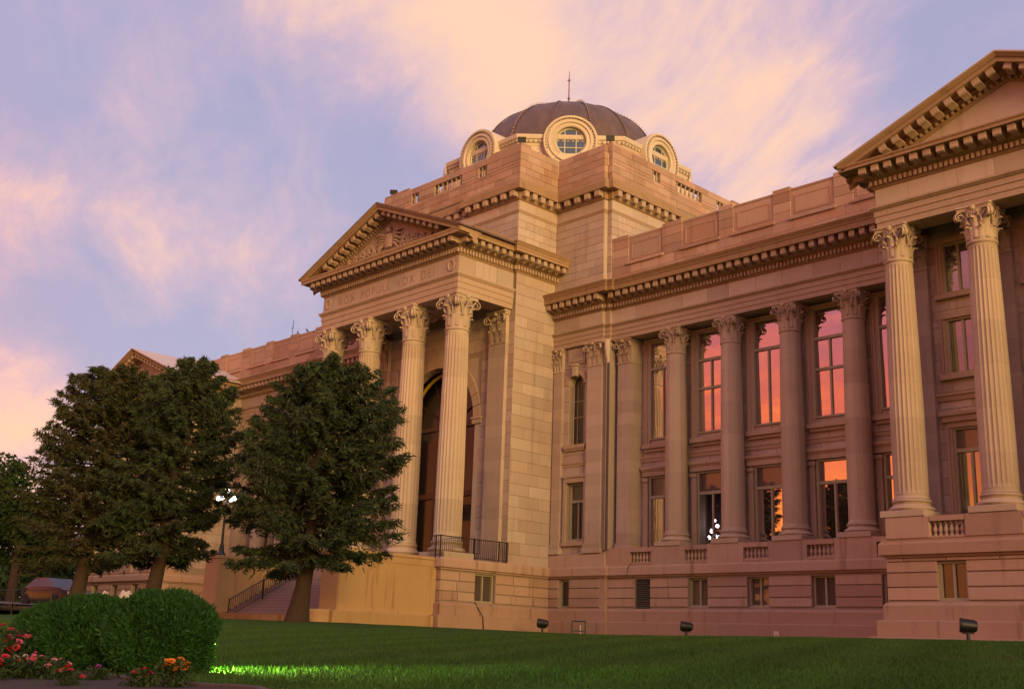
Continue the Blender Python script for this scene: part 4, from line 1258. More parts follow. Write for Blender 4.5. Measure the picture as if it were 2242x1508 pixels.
# dome shell, ribs, cap and finial
ZD, RD, HD, RC = 28.75, 6.55, 5.35, 1.9
def dome_r(z): return RD*math.sqrt(max(0, 1-((z-ZD)/HD)**2))
ZC = ZD+HD*math.sqrt(1-(RC/RD)**2)
prof = [(dome_r(ZD+(ZC-ZD)*math.sin(PI/2*i/16)), ZD+(ZC-ZD)*math.sin(PI/2*i/16)) for i in range(17)]
dome = autosmooth(MB().lathe([(RD, ZD-.4)]+prof, 64, caps=False).build('dome', COPPER, COURT), 50)
cap = MB().lathe([(RC+.02, ZC-.08), (RC+.16, ZC-.04), (RC+.18, ZC+.06), (RC+.02, ZC+.10), (RC*.5, ZC+.16), (.25, ZC+.22), (.0, ZC+.25)], 48)
autosmooth(cap.build('cap', COPPER_RIB, dome), 40)
for k in range(16):
    a = k*PI/8+PI/16
    pts = [((r_+.03)*math.cos(a), (r_+.03)*math.sin(a), z_+.03) for r_, z_ in prof]
    rb = MB().tube(pts, .035, 5).build('rib', COPPER_RIB, dome)
    kn = MB()
    for i in range(30):
        t = (i+.5)/30*(len(prof)-1); j = int(t); q = t-j
        r_ = prof[j][0]*(1-q)+prof[j+1][0]*q; z_ = prof[j][1]*(1-q)+prof[j+1][1]*q
        nrm_ = Vector((r_/RD**2, (z_-ZD)/HD**2)).normalized()
        if k % 2 == 0:
            p = Vector(((r_+nrm_.x*.14)*math.cos(a), (r_+nrm_.x*.14)*math.sin(a), z_+nrm_.y*.14))
            kn.join(MB().lathe([(0, -.05), (.042, 0), (0, .05)], 5, caps=False), Matrix.Translation(p))
    if kn.v: kn.build('bulbs', plain('lamp_bulb', (.45, .36, .28), .3), rb, kind='stuff')
fin = MB().lathe([(.22, ZC+.15), (.10, ZC+.4), (.055, ZC+.8), (.05, ZC+1.3), (.10, ZC+1.4), (.04, ZC+1.5), (.035, ZC+2.6), (.07, ZC+2.7), (.03, ZC+2.8), (.02, ZC+3.4), (0, ZC+3.45)], 10)
for q in range(4):
    a = q*PI/2+.4
    fin.tube([(0, 0, ZC+2.72), (.16*math.cos(a), .16*math.sin(a), ZC+2.78)], .018, 4)
fin.build('finial', COPPER_RIB, dome)

# =================================================== end pavilions
def pavilion(xc, full=True):
    hwf = 5.35; yf = -12.60; yc = -12.06; yw = -10.55
    cx = [xc-4.83, xc-1.61, xc+1.61, xc+4.83]
    xl, xr = xc-hwf, xc+hwf
    for c in cx: column('pavilion', c, yc)
    path = [(xl, WY), (xl, yf), (xr, yf), (xr, WY)]
    entab(path, 15.14, 16.02, 16.74, 16.85, 17.07, 17.15, 17.50, 17.68, p=.90, msp=.53, mw=.28, cyma=False)
    cr = MB(); cr.box(xl+.08, xr-.08, yf+.08, WY, 15.9, 17.8); cr.box(xl+.08, xr-.08, yf+.1, yf+1.05, 15.15, 16.0)
    cr.build('entablature_core', ST_TRIM, COURT)
    # flank gutters
    for pth in ([(xr, yf), (xr, WY)], [(xl, WY), (xl, yf)]):
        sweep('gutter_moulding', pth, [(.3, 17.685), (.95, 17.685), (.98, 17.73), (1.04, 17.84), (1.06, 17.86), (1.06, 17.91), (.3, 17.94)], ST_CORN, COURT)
    pediment(xl-.92, xr+.92, yf, 17.84, 20.28, .90, False, -6.72, .53, .28, LEADR)
    # wall behind the columns with three storeys of windows
    bays = [xc-3.22, xc, xc+3.22]
    op = []
    for c in bays: op += [(c-.62, c+.62, 12.72, 14.72), (c-.62, c+.62, 9.60, 11.75), (c-.62, c+.62, 4.25, 7.60)]
    fr = F(0, yw)
    wall('wall', shiftF(fr, OUT_T), xl+.1, xr-.1, 3.2, 16, op, .5, JOINT, COURT)
    ashlar(shiftF(fr, OUT_T), COURT, xl+.1, xr-.1, 3.9, 15.9, .62, 1.1, ST_WALL, op, seed=int(abs(xc)*3))
    for c in bays:
        window(fr, c, 12.72, 14.72, 1.24, .10, lo_mat=GLASS_PAV); window(fr, c, 9.60, 11.75, 1.24, .10, lo_mat=GLASS_PAV); window(fr, c, 4.25, 7.60, 1.24, .10, transom=6.75, up_mat=BLIND, lo_mat=GLASS_PAV)
        for (z0, z1, hood) in ((12.72, 14.72, 0), (9.60, 11.75, 0), (4.25, 7.60, 1)):
            sr = MB(); a, b = c-.62, c+.62
            for e0, e1, d in ((0, .12, .05), (.12, .22, .10)):
                sr.box(a-e1, a-e0, -d, .05, z0, z1); sr.box(b+e0, b+e1, -d, .05, z0, z1)
            sr.box(a-.22, b+.22, -.10, .05, z1, z1+.2)
            sr.bbox(a-.3, b+.3, -.2, .1, z0-.2, z0, .02)
            if hood: sr.box(a-.32, b+.32, -.2, .05, z1+.2, z1+.42); sr.bbox(a-.4, b+.4, -.28, .05, z1+.42, z1+.56, .02)
            sr.build('window_surround', ST_TRIM, COURT, mtx=fr)
    for c in cx:  # responds on the wall
        pilaster(fr, c-.5, c+.5, 3.9, 13.85, 15.12, .28, COURT)
    sweep('string_course', [(xl+.1, yw), (xr-.1, yw)], [(-.1, 8.62), (.08, 8.62), (.12, 8.78), (.18, 8.80), (.18, 8.90), (-.1, 8.95)], ST_TRIM, COURT)
    # pedestals and balustrades
    yp = -12.86; fp = F(0, yp)
    st = MB(); st.box(xl-.25, xr+.25, .10, 2.3, 3.2, 3.42)
    bal = [(c-.62, c+.62) for c in bays]; prev = xl-.15
    for a, b in bal+[(xr+.15, 0)]:
        st.bbox(prev, a, 0, 2.3, 3.42, 4.17, .03); prev = b
    st.build('pedestal', ST_BASE, COURT, mtx=fp)
    for a, b in bal:
        bo = MB().box(a, b, .02, .34, 3.40, 3.46); bo.box(a, b, -.01, .36, 3.97, 4.15)
        bo = bo.build('balustrade', ST_BASE, COURT, mtx=fp)
        balusters(fp, a+.04, b-.04, 3.46, 3.97, 6, .17, bo)
    # basement, plinth
    xb0, xb1, yb = xl-.25, xr+.25, -12.72
    bop = [(c-.52, c+.52, 1.30, 2.62) for c in bays]
    basement(F(0, yb), xb1, bop, int(abs(xc)), u0=xb0)
    for c in bays: window(F(0, yb), c, 1.30, 2.62, 1.04, .26, lo_mat=GLASS_DIM)
    basement(F(xb1, yb, PI/2), WY-yb, [], 33); basement(F(xb0, WY, -PI/2), WY-yb, [], 34)
    pth = [(xb0, WY), (xb0, yb), (xb1, yb), (xb1, WY)]
    plinth_path(pth); table_path(pth, 3.44)
    # flank walls
    body = MB(); body.box(xl+.3, xr-.3, yw+.7, 4.5, 3.2, 16.0); body.build('core_wall', ST_WALL, COURT)
    for s, x in ((1, xr-.1), (-1, xl+.1)):
        f2 = F(x, yw, PI/2) if s > 0 else F(x, 4, -PI/2)
        wall('wall', shiftF(f2, OUT_T), 0, 4-yw, 3.2, 15.9, [], .3, JOINT, COURT)
        ashlar(shiftF(f2, OUT_T), COURT, 0, 4-yw, 3.9, 15.9, .62, 1.3, ST_WALL, seed=77)
pavilion(33.9)
pavilion(-32.6)

# =================================================== stairs, cheek walls, rails
stair = empty('stair', COURT)
NS = 20
YS0, YS1 = -20.35, BY
for i in range(NS):
    y0 = YS0+(YS1-YS0)*i/NS; z1 = 3.30*(i+1)/NS
    MB().bbox(-4.62, 4.62, y0, YS1+.05, z1-.165, z1-.004 if i == NS-1 else z1, .012).build('step', ST_STEP, stair)
for s in (-1, 1):
    x0, x1 = sorted((s*4.60, s*5.95))
    b = MB().bbox(x0, x1, -20.35, BY+.02, .5, 3.16, .02)
    ck = b.build('cheek_wall', ST_CHEEK, COURT)
    MB().bbox(x0-.05, x1+.05, -20.40, BY-.02, 3.16, 3.30, .02).build('coping_stone', ST_CHEEK, ck)
    # sunk panel edge on the flank
    pf = F(s*5.95, -20.35 if s > 0 else BY, s*PI/2)
    m_ = MB()
    Lc = BY+20.35
    m_.box(0.02, Lc-.02, -.03, .02, .52, .78); m_.box(.02, .50, -.03, .02, .78, 3.14); m_.box(Lc-.30, Lc-.02, -.03, .02, .78, 3.14); m_.box(.50, Lc-.30, -.03, .02, 2.86, 3.14)
    m_.build('panel_frame', ST_CHEEK, ck, mtx=pf)
    q0, q1 = sorted((s*4.55, s*6.30))
    b = MB().bbox(q0, q1, -20.75, BY-.31, 0, .56, .03)
    b.lathe([(.62, 0), (.62, .50), (.56, .58), (0, .58)], 20, ((q0+q1)/2, -20.9, 0))
    b.build('cheek_plinth', ST_CHEEK, ck)
def railing(pts, h, posts, label, spacing=.13, name='iron_railing', bot=.10, slope=False):
    """pts: 3D foot line; flat bar top rail, bottom rail, square bars"""
    e = empty(name, None, Matrix.Translation(pts[0]))
    o = Vector(pts[0]); P = [Vector(p)-o for p in pts]
    up_ = Vector((0, 0, 1))
    MB().tube([p+up_*h for p in P], .025, 6).build('top_rail', IRON, e)
    MB().tube([p+up_*bot for p in P], .018, 6).build('bottom_rail', IRON, e)
    bars = MB()
    for a, b in zip(P[:-1], P[1:]):
        L = (b-a).length; n = max(1, int(L/spacing))
        for i in range(n+1):
            p = a.lerp(b, i/n); bars.box(p.x-.009, p.x+.009, p.y-.009, p.y+.009, p.z+bot, p.z+h)
    bars.build('bars', IRON, e, kind='stuff')
    for q in posts:
        p = Vector(q)-o
        MB().box(p.x-.028, p.x+.028, p.y-.028, p.y+.028, p.z-.05, p.z+h+.04).build('post', IRON, e)
    return tag(e, label, 'railing')
railing([(BX-.75, -14.78, 3.32), (BX+.02, -14.78, 3.32), (BX+.02, YA-.02, 3.32)], 1.02,
        [(BX-.32, -14.78, 3.32), (BX+.02, -14.78, 3.32), (BX+.02, -12.6, 3.32), (BX+.02, -10.9, 3.32), (BX+.02, -10.35, 3.32)],
        'black iron railing along the sunlit right edge of the portico floor')
railing([(-3.3, -20.30, .12), (-3.3, -14.8, 3.30)], .95, [(-3.3, -20.30, .12), (-3.3, -18.4, 1.22), (-3.3, -16.5, 2.32), (-3.3, -14.8, 3.3)],
        'dark iron handrail climbing the middle of the entrance steps')
railing([(-5.9, -14.78, 3.32), (-5.2, -14.78, 3.32)], 1.0, [(-5.9, -14.78, 3.32), (-5.2, -14.78, 3.32)], 'short black iron rail beside the far left portico column')
# lamp standards with globe clusters on the cheek walls
def lamp_standard(x, y, z, label):
    e = empty('lamp_standard', None, Tm(x, y, z))
    b = MB().lathe([(.26, 0), (.26, .12), (.16, .22), (.12, .5), (.075, .7), (.06, 1.6), (.05, 2.6), (.09, 2.75), (.05, 2.85), (.04, 3.1)], 16)
    autosmooth(b.build('post', IRON, e), 40)
    for k in range(4):
        a = k*PI/2+.5
        c = Vector((.46*math.cos(a), .46*math.sin(a), 3.05))
        MB().tube([(0, 0, 2.55), (.3*math.cos(a), .3*math.sin(a), 2.45), (.46*math.cos(a), .46*math.sin(a), 2.62), c-Vector((0, 0, .2))], .025, 6).build('arm', IRON, e)
        MB().lathe([(0, -.13)]+[(.13*math.cos(t), .13*math.sin(t)) for t in [R(-60+20*i) for i in range(8)]]+[(0, .13)], 14, caps=False).build('globe', LAMP, e, True, mtx=Matrix.Translation(c))
    MB().lathe([(0, -.15)]+[(.15*math.cos(t), .15*math.sin(t)) for t in [R(-60+20*i) for i in range(8)]]+[(0, .15)], 14, caps=False).build('globe', LAMP, e, True, mtx=Matrix.Translation((0, 0, 3.42)))
    tag(e, label, 'lamp', 'globe lamp standards on the stair walls')
lamp_standard(5.35, -19.7, 3.30, 'lit five globe lamp standard on the stair wall behind the lone spruce')
lamp_standard(-5.60, -19.7, 3.30, 'lit globe lamp standard glimpsed in the gap between the spruce crowns')
# chandelier seen through the ground-floor window with clear panes
room = MB()
room.box(14.2, 17.3, -4.0, -3.9, 4.0, 8.0); room.box(14.2, 14.3, -5.2, -4.0, 4, 8); room.box(17.2, 17.3, -5.2, -4.0, 4, 8); room.box(14.2, 17.3, -5.2, -4.0, 3.95, 4.05); room.box(14.2, 17.3, -5.2, -4.0, 7.95, 8.05)
room.build('room_lining', plain('room_paint', (.10, .05, .05), .9), COURT)
ch = empty('chandelier', None, Tm(15.35, -4.75, 5.35))
MB().tube([(0, 0, .1), (0, 0, 2.55)], .02, 6).build('rod', IRON, ch)
arms = MB()
arms.tube([(.55*math.cos(2*PI*i/24), .25*math.sin(2*PI*i/24), .95+.75*math.sin(PI*i/24)) for i in range(13)], .03, 6)
arms.build('ring', plain('brass', (.35, .22, .12), .35, .7), ch)
for dx_, dz_ in ((-.26, .22), (-.08, -.05), (.30, -.10)):
    MB().lathe([(0, -.08)]+[(.08*math.cos(t), .08*math.sin(t)) for t in [R(-60+20*i) for i in range(8)]]+[(0, .08)], 12, caps=False).build('globe', LAMP, ch, True, mtx=Matrix.Translation((dx_, 0, dz_)))
tag(ch, 'lit chandelier with white globes behind a ground floor window', 'chandelier')

# =================================================== ground
def rectd(x, y, x0, x1, y0):
    dx = np.maximum(np.maximum(x0-x, x-x1), 0); dy = np.maximum(y0-y, 0); return np.hypot(dx, dy)
def lawn_z(x, y):
    x = np.asarray(x, float); y = np.asarray(y, float)
    s = np.minimum(np.minimum(rectd(x, y, -300, 8.2, -22.8), rectd(x, y, -60, 42, -7.6)), rectd(x, y, 28, 42, -13.2))
    z = -(.020*s+.0006*np.minimum(s, 45)**2)
    z = z+np.clip(6-x, 0, 120)*.012*np.exp(-s/9)*np.clip((-y-10)/8, 0, 1)
    return np.maximum(z, -2.4)
def LZ(x, y): return float(lawn_z(x, y))
def axis(a, b, fine0, fine1, df, dc):
    v = [a]
    while v[-1] < b: v.append(v[-1]+(df if fine0 <= v[-1] < fine1 else dc))
    return np.array(v)
def grass_mat(T, bs, out):
    g = T.node('ShaderNodeNewGeometry'); p = g.outputs['Position']
    n1 = T.noise(p, .25, 4, .6); n2 = T.noise(p, 2.2, 5, .65); n3 = T.noise(p, 38, 3, .7)
    c = T.mix(T.smooth(n2, .3, .7), (.045, .100, .013), (.062, .130, .018))
    c = T.mix(T.m('MULTIPLY', T.smooth(n1, .48, .72), .55), c, (.082, .105, .026))
    c = T.vm('SCALE', c, scale=T.m('ADD', .55, T.m('MULTIPLY', n3, .9)))
    x_, y_, z_ = T.sep(p)
    mow = T.m('SINE', T.m('ADD', T.m('ADD', T.m('MULTIPLY', x_, 2.9), T.m('MULTIPLY', y_, 1.3)), T.m('MULTIPLY', n1, 3.0)))
    c = T.vm('SCALE', c, scale=T.m('ADD', 1.0, T.m('MULTIPLY', mow, .10)))
    T.put(bs.inputs['Base Color'], c); bs.inputs['Roughness'].default_value = .9; bs.inputs['Specular IOR Level'].default_value = .1
    bump(T, bs, T.m('ADD', n3, T.m('MULTIPLY', n2, .6)), .9, .05)
GRASS = mat('grass', grass_mat)
gx = axis(-160, 150, -20, 60, 1.0, 8); gy = axis(-72, 40, -50, 0, .8, 6)
XX, YY = np.meshgrid(gx, gy); ZZ = lawn_z(XX, YY)+.015*np.sin(XX*1.7+YY)*np.sin(YY*1.3)
nx, ny = len(gx), len(gy)
me = bpy.data.meshes.new('lawn')
idx = (np.arange(ny-1)[:, None]*nx+np.arange(nx-1)[None, :]).ravel()
me.from_pydata(np.stack([XX.ravel(), YY.ravel(), ZZ.ravel()], 1).tolist(), [], np.stack([idx, idx+1, idx+nx+1, idx+nx], 1).tolist())
me.polygons.foreach_set('use_smooth', [True]*len(me.polygons))
lawn = link('lawn', me, GRASS); lawn['kind'] = 'structure'; lawn['label'] = 'mown green lawn sloping up to the courthouse'
far = MB().quad((-1500, -1500, -2.45), (1500, -1500, -2.45), (1500, 1500, -2.45), (-1500, 1500, -2.45)).build('ground', plain('far_ground', (.06, .065, .04), .95, var=.3, nscale=.05))
far['kind'] = 'structure'
# kerb and forecourt in front of the steps
kb = MB(); xs_ = np.linspace(-70, 6.2, 26)
for a, b in zip(xs_[:-1], xs_[1:]):
    za, zb = LZ(a, -22.9)+.26, LZ(b, -22.9)+.26
    v = [(a+.01, -22.95, za-.8), (b-.01, -22.95, zb-.8), (b-.01, -22.95, zb), (a+.01, -22.95, za), (a+.01, -22.6, za-.8), (b-.01, -22.6, zb-.8), (b-.01, -22.6, zb), (a+.01, -22.6, za)]
    MB().add(v, [(0, 1, 2, 3), (3, 2, 6, 7), (5, 4, 7, 6), (1, 5, 6, 2), (4, 0, 3, 7)]).build('kerb_stone', ST_CHEEK, kerb if 'kerb' in globals() else (kerb := empty('kerb')))
kerb['kind'] = 'structure'
fc = MB().quad((-26, -22.6, .012+LZ(-26, -22.6)), (6.2, -22.6, .012+LZ(6.2, -22.6)), (6.2, -20.0, .03), (-26, -18, .035+LZ(-26, -18)))
fc = fc.build('forecourt', plain('paving', (.30, .20, .16), .9, var=.2, nscale=2)); fc['kind'] = 'structure'
ms = MB().box(28.0, 40, -13.55, -13.05, -.4, .05).build('mowing_strip', plain('pink_concrete', (.42, .28, .24), .9, var=.12, nscale=3)); ms['kind'] = 'structure'
# street and rising ground on the far left
sr = MB(); n = 20
for i in range(n):
    xa, xb = -6-i*9, -6-(i+1)*9
    za, zb = .38+i*.235, .38+(i+1)*.235
    sr.quad((xb, -42, zb), (xa, -42, za), (xa, -23.3, za), (xb, -23.3, zb))
street = sr.build('street', plain('asphalt', (.17, .13, .13), .9, var=.15, nscale=1.5)); street['kind'] = 'structure'

# ---- grass blades where the lawn is near
nb = 190000
dd = 10.5+np.sqrt(rng.random(nb))*22
dd = 10.5+(rng.random(nb)**1.15)*24
th = YAW+R(31)-rng.random(nb)*R(62)
bx = CAM.x-np.sin(th)*dd; by = CAM.y+np.cos(th)*dd
bz = lawn_z(bx, by)
keep = (by < -14.5) & ~((bx < 9) & (by > -23.5)) & ~((by < -44.45) & (bx < 39.5) & (bx > 30.8))
bx, by, bz = bx[keep], by[keep], bz[keep]; nb = len(bx)
hgt = .035+.035*rng.random(nb); wd = .005+.004*rng.random(nb); az = rng.random(nb)*2*PI
ln = .03*rng.standard_normal((nb, 2))
V = np.zeros((nb, 3, 3), np.float32)
V[:, 0] = np.stack([bx-np.cos(az)*wd, by-np.sin(az)*wd, bz-.01], 1)
V[:, 1] = np.stack([bx+np.cos(az)*wd, by+np.sin(az)*wd, bz-.01], 1)
V[:, 2] = np.stack([bx+ln[:, 0], by+ln[:, 1], bz+hgt], 1)
def tris_mesh(name, V, k=3):
    n = V.shape[0]; me = bpy.data.meshes.new(name)
    me.vertices.add(n*k); me.vertices.foreach_set('co', V.astype(np.float32).ravel())
    me.loops.add(n*k); me.loops.foreach_set('vertex_index', np.arange(n*k, dtype=np.int32))
    me.polygons.add(n); me.polygons.foreach_set('loop_start', np.arange(0, n*k, k, dtype=np.int32))
    me.update(calc_edges=True); return me
def blade_mat(T, bs, out):
    g = T.node('ShaderNodeNewGeometry'); r = g.outputs['Random Per Island']
    n1 = T.noise(g.outputs['Position'], .25, 4, .6)
    c = T.mix(r, (.036, .088, .011), (.068, .142, .022))
    c = T.mix(T.m('MULTIPLY', T.smooth(n1, .48, .72), .5), c, (.080, .108, .026))
    x_, y_, z_ = T.sep(g.outputs['Position'])
    mow = T.m('SINE', T.m('ADD', T.m('ADD', T.m('MULTIPLY', x_, 2.9), T.m('MULTIPLY', y_, 1.3)), T.m('MULTIPLY', n1, 3.0)))
    c = T.vm('SCALE', c, scale=T.m('ADD', 1.0, T.m('MULTIPLY', mow, .12)))
    T.put(bs.inputs['Base Color'], c); bs.inputs['Roughness'].default_value = .7; bs.inputs['Specular IOR Level'].default_value = .15
gb = link('grass_blades', tris_mesh('grass_blades', V), mat('grass_blade', blade_mat), kind='stuff')
gb['label'] = 'short grass blades on the near lawn'; gb['category'] = 'grass'

# =================================================== vegetation
def leaf_mat(name, a, b, c, trans=0.0):
    def f(T, bs, out):
        g = T.node('ShaderNodeNewGeometry'); r = g.outputs['Random Per Island']
        n = T.noise(g.outputs['Position'], .8, 3, .6)
        col = T.mix(r, a, b); col = T.mix(T.m('MULTIPLY', T.smooth(n, .45, .7), .6), col, c)
        T.put(bs.inputs['Base Color'], col); bs.inputs['Roughness'].default_value = .75; bs.inputs['Specular IOR Level'].default_value = .12
    return mat(name, f)
def bark_mat(T, bs, out):
    g = T.node('ShaderNodeNewGeometry'); p = g.outputs['Position']
    x, y, z = T.sep(p)
    n = T.noise(T.comb(T.m('MULTIPLY', x, 9), T.m('MULTIPLY', y, 9), T.m('MULTIPLY', z, 2.2)), 1.5, 5, .7)
    T.put(bs.inputs['Base Color'], T.mix(n, (.035, .022, .016), (.10, .058, .038))); bs.inputs['Roughness'].default_value = .95
    bump(T, bs, n, 1.0, .08)
BARK = mat('bark', bark_mat)
def quads_from(P, A, B):
    """diamond-ish quads centred on P with half axes A (long) and B (short)"""
    V = np.stack([P-A, P+B*1.0-A*.2, P+A, P-B*1.0-A*.2], 1)
    return V
def unit(v): return v/np.maximum(np.linalg.norm(v, axis=-1, keepdims=True), 1e-9)
def spruce(base, height, z_low, rmax, seed, label, mats, lean=(0, 0), dens=1.0, shape=3.6, gaps=()):
    rg = np.random.default_rng(seed)
    e = empty('spruce_tree', None, Matrix.Translation(base))
    def axis_pt(z): return np.stack([lean[0]*z/height, lean[1]*z/height, z], -1)
    tr = MB(); zs = np.linspace(-.25, height*.97, 14)
    wob = [(.06*math.sin(z*.9+seed), .06*math.cos(z*.7+seed)) for z in zs]
    r_base = .34
    tr.tube([(lean[0]*z/height+w[0], lean[1]*z/height+w[1], z) for z, w in zip(zs, wob)], [max(.03, r_base*(1-z/height)**.8*(1.55 if z < .1 else 1.2 if z < .6 else 1)) for z in zs], 12)
    nb = int(180*dens); lv = []
    br = MB()
    for i in range(nb):
        t = (i+rg.random())/nb
        t = t**.9
        z0 = z_low+(height-z_low)*t
        a = i*2.399+rg.normal()*.35
        lob_ = 1+.13*math.sin(2*a+seed+3*t)+.10*math.sin(3*a-7*t+2*seed)+.07*math.sin(5*a+11*t)
        L = rmax*max(.06, (1-t**shape))**.5*(.88+.16*rg.random())*lob_
        low_ = rg.random() if t < .14 else 0.0
        if t < .14: L *= .62+.50*rg.random()
        d = np.array([math.cos(a), math.sin(a), 0.])
        droop = -.24+.80*t**1.5-.34*low_
        n = 9; q = np.linspace(0, 1, n)
        hz = L*(droop*q-.12*q*(1-q)+.20*q**3*(1-t))
        pts = axis_pt(np.full(n, z0))+d*(L*q)[:, None]; pts[:, 2] += hz
        if L > .9: br.tube([tuple(p) for p in pts[:7]], list(np.linspace(.055, .012, 7)*(.6+L/6)), 4)
        # twigs on both sides, hanging a little
        m = int(15+L*13)
        tq = .18+.82*rg.random(m)**.75
        base_p = np.stack([np.interp(tq, q, pts[:, k]) for k in range(3)], 1)
        side = np.array([-d[1], d[0], 0.])*np.where(rg.random(m) < .5, -1, 1)[:, None]
        tw = unit(side*(.8+.2*rg.random((m, 1)))+d*(.55+.4*rg.random((m, 1)))+np.array([0, 0, 1.])*(rg.normal(size=(m, 1))*.30-.38))
        tl = L*(.10+.24*rg.random(m))*(1.20-tq)+.16
        k = 10
        s = (np.arange(k)+.5)/k
        P = base_p[:, None]+tw[:, None]*(tl[:, None]*s)[..., None]
        P = P+rg.normal(size=P.shape)*.045
        P[..., 2] -= (.18*tl[:, None]*s**2)
        ax = unit(tw[:, None]+rg.normal(size=P.shape)*.55)
        sd = unit(np.cross(ax, rg.normal(size=P.shape)))
        sz = (.070+.065*rg.random(P.shape[:2]))[..., None]
        lv.append(quads_from(P.reshape(-1, 3), (ax*sz*1.35).reshape(-1, 3), (sd*sz*.24).reshape(-1, 3)))
    V = np.concatenate(lv)
    autosmooth(tr.build('trunk', BARK, e), 60)
    br.build('branches', BARK, e)
    link('crown', tris_mesh('crown', V, 4), mats, e)
    return tag(e, label, 'tree', 'spruce trees on the lawn')
SPR1 = leaf_mat('spruce_green', (.024, .046, .024), (.072, .088, .036), (.052, .050, .024))
SPR2 = leaf_mat('spruce_brownish', (.030, .042, .020), (.082, .074, .032), (.075, .054, .026))
spruce((11.1, -25.75, LZ(11.1, -25.75)), 9.75, 2.5, 3.0, 5, 'lone spruce with bare leaning trunk in front of the portico steps', SPR1, lean=(.5, .4))
spruce((2.7, -27.6, LZ(2.7, -27.6)), 10.9, 2.7, 2.4, 11, 'dark green spruce, right one of the left pair beside the lone spruce', SPR1, lean=(.6, .6))
spruce((-.9, -29.2, LZ(-.9, -29.2)), 10.7, 2.5, 2.75, 23, 'brownish spruce at far left, leftmost of the conifers', SPR2, lean=(.5, .4))
def broadleaf(base, height, rx, rz, seed, label, material, nl=16000, leafsz=.13, trunk_r=.22, group='broadleaf trees along the far street', name='broadleaf_tree', zc=.62):
    rg = np.random.default_rng(seed)
    e = empty(name, None, Matrix.Translation(base))
    tr = MB(); tr.tube([(0, 0, -.3), (.05, .05, height*.3), (.1, -.05, height*.62)], [trunk_r*1.3, trunk_r, trunk_r*.5], 9)
    cl = []
    for i in range(22):
        d = unit(rg.normal(size=3)); d[2] = d[2]*.9
        c = np.array([0, 0, height*zc])+d*np.array([rx, rx, rz])*(.35+.6*rg.random())
        cl.append((c, (.26+.22*rg.random())*rx))
        if i < 9: tr.tube([(.05, 0, height*.34), tuple(np.array([0, 0, height*.45])*.5+c*.5), tuple(c)], [trunk_r*.4, trunk_r*.22, .03], 5)
    autosmooth(tr.build('trunk', BARK, e), 60)
    P = []
    for c, r in cl:
        m = nl//len(cl)
        P.append(c+unit(rg.normal(size=(m, 3)))*(r*(.55+.5*rg.random((m, 1))**.6))*np.array([1, 1, .8]))
    P = np.concatenate(P); n_ = len(P)
    ax = unit(rg.normal(size=(n_, 3))); sd = unit(np.cross(ax, rg.normal(size=(n_, 3))))
    sz = leafsz*(.7+.6*rg.random((n_, 1)))
    link('crown', tris_mesh('crown', quads_from(P, ax*sz, sd*sz*.6), 4), material, e)
    return tag(e, label, 'tree', group)
BRO = leaf_mat('broadleaf_green', (.020, .040, .012), (.045, .072, .018), (.030, .045, .014))
for i, (p, h, rx, rz, lab) in enumerate([((-36, -27, 1.0), 11.5, 4.6, 4.6, 'broadleaf tree left of the conifers with its rounded top against pink sky'),
                                   ((-45, -35, 1.2), 10.5, 5.0, 4.3, 'dark broadleaf tree at the left edge beyond the street'),
                                   ((-30, -21, .8), 10.5, 3.6, 4.0, 'broadleaf tree half hidden behind the brownish spruce'),
                                   ((-58, -33, 1.2), 9.0, 7.0, 4.5, 'distant dark tree mass low at the far left beyond the fence')]):
    broadleaf(p, h, rx, rz, 40+i, lab, BRO, 15000, .16, .28, zc=.56)
wood = np.random.default_rng(91); nW = 46000
wx_ = -75-25*wood.random(nW); wy_ = -60+110*wood.random(nW); hh_ = 6.2+1.6*np.sin(wy_*.35)+1.0*np.sin(wy_*.9+1)
Pw = np.stack([wx_, wy_, 1.0+hh_*wood.random(nW)**.8], 1); axw = unit(wood.normal(size=(nW, 3))); sdw = unit(np.cross(axw, wood.normal(size=(nW, 3))))
wd_ = link('distant_wood', tris_mesh('distant_wood', quads_from(Pw, axw*.42, sdw*.26), 4), BRO, kind='stuff'); wd_['label'] = 'dark mass of distant trees low at the far left'; wd_['category'] = 'wood'
# trees across the street behind the photographer (they show in the window panes)
for i, (x, y, h) in enumerate([(-22, -96, 8.5), (8, -100, 7.5), (34, -98, 9), (-50, -92, 9), (-75, -98, 9)]):
    broadleaf((x, y, -2.3), h, 5.5, 4.2, 60+i, 'street tree across the road, mirrored in the panes', BRO, 5000, .35, .3, group='street trees mirrored in the windows', zc=.6)

for i, (x, y, h) in enumerate([(86, -58, 17), (88, -47, 16), (86, -37, 17), (89, -26, 16), (86, -15, 17), (88, -4, 16)]):  # unseen trees, added to hold the low sun off the lower walls
    broadleaf((x, y, -2.3), h, 7.0, 6.2, 80+i, 'added tree out of view right of the lawn, shading the lower walls', BRO, 5000, .5, .35, group='added shade trees right of the lawn', zc=.58)

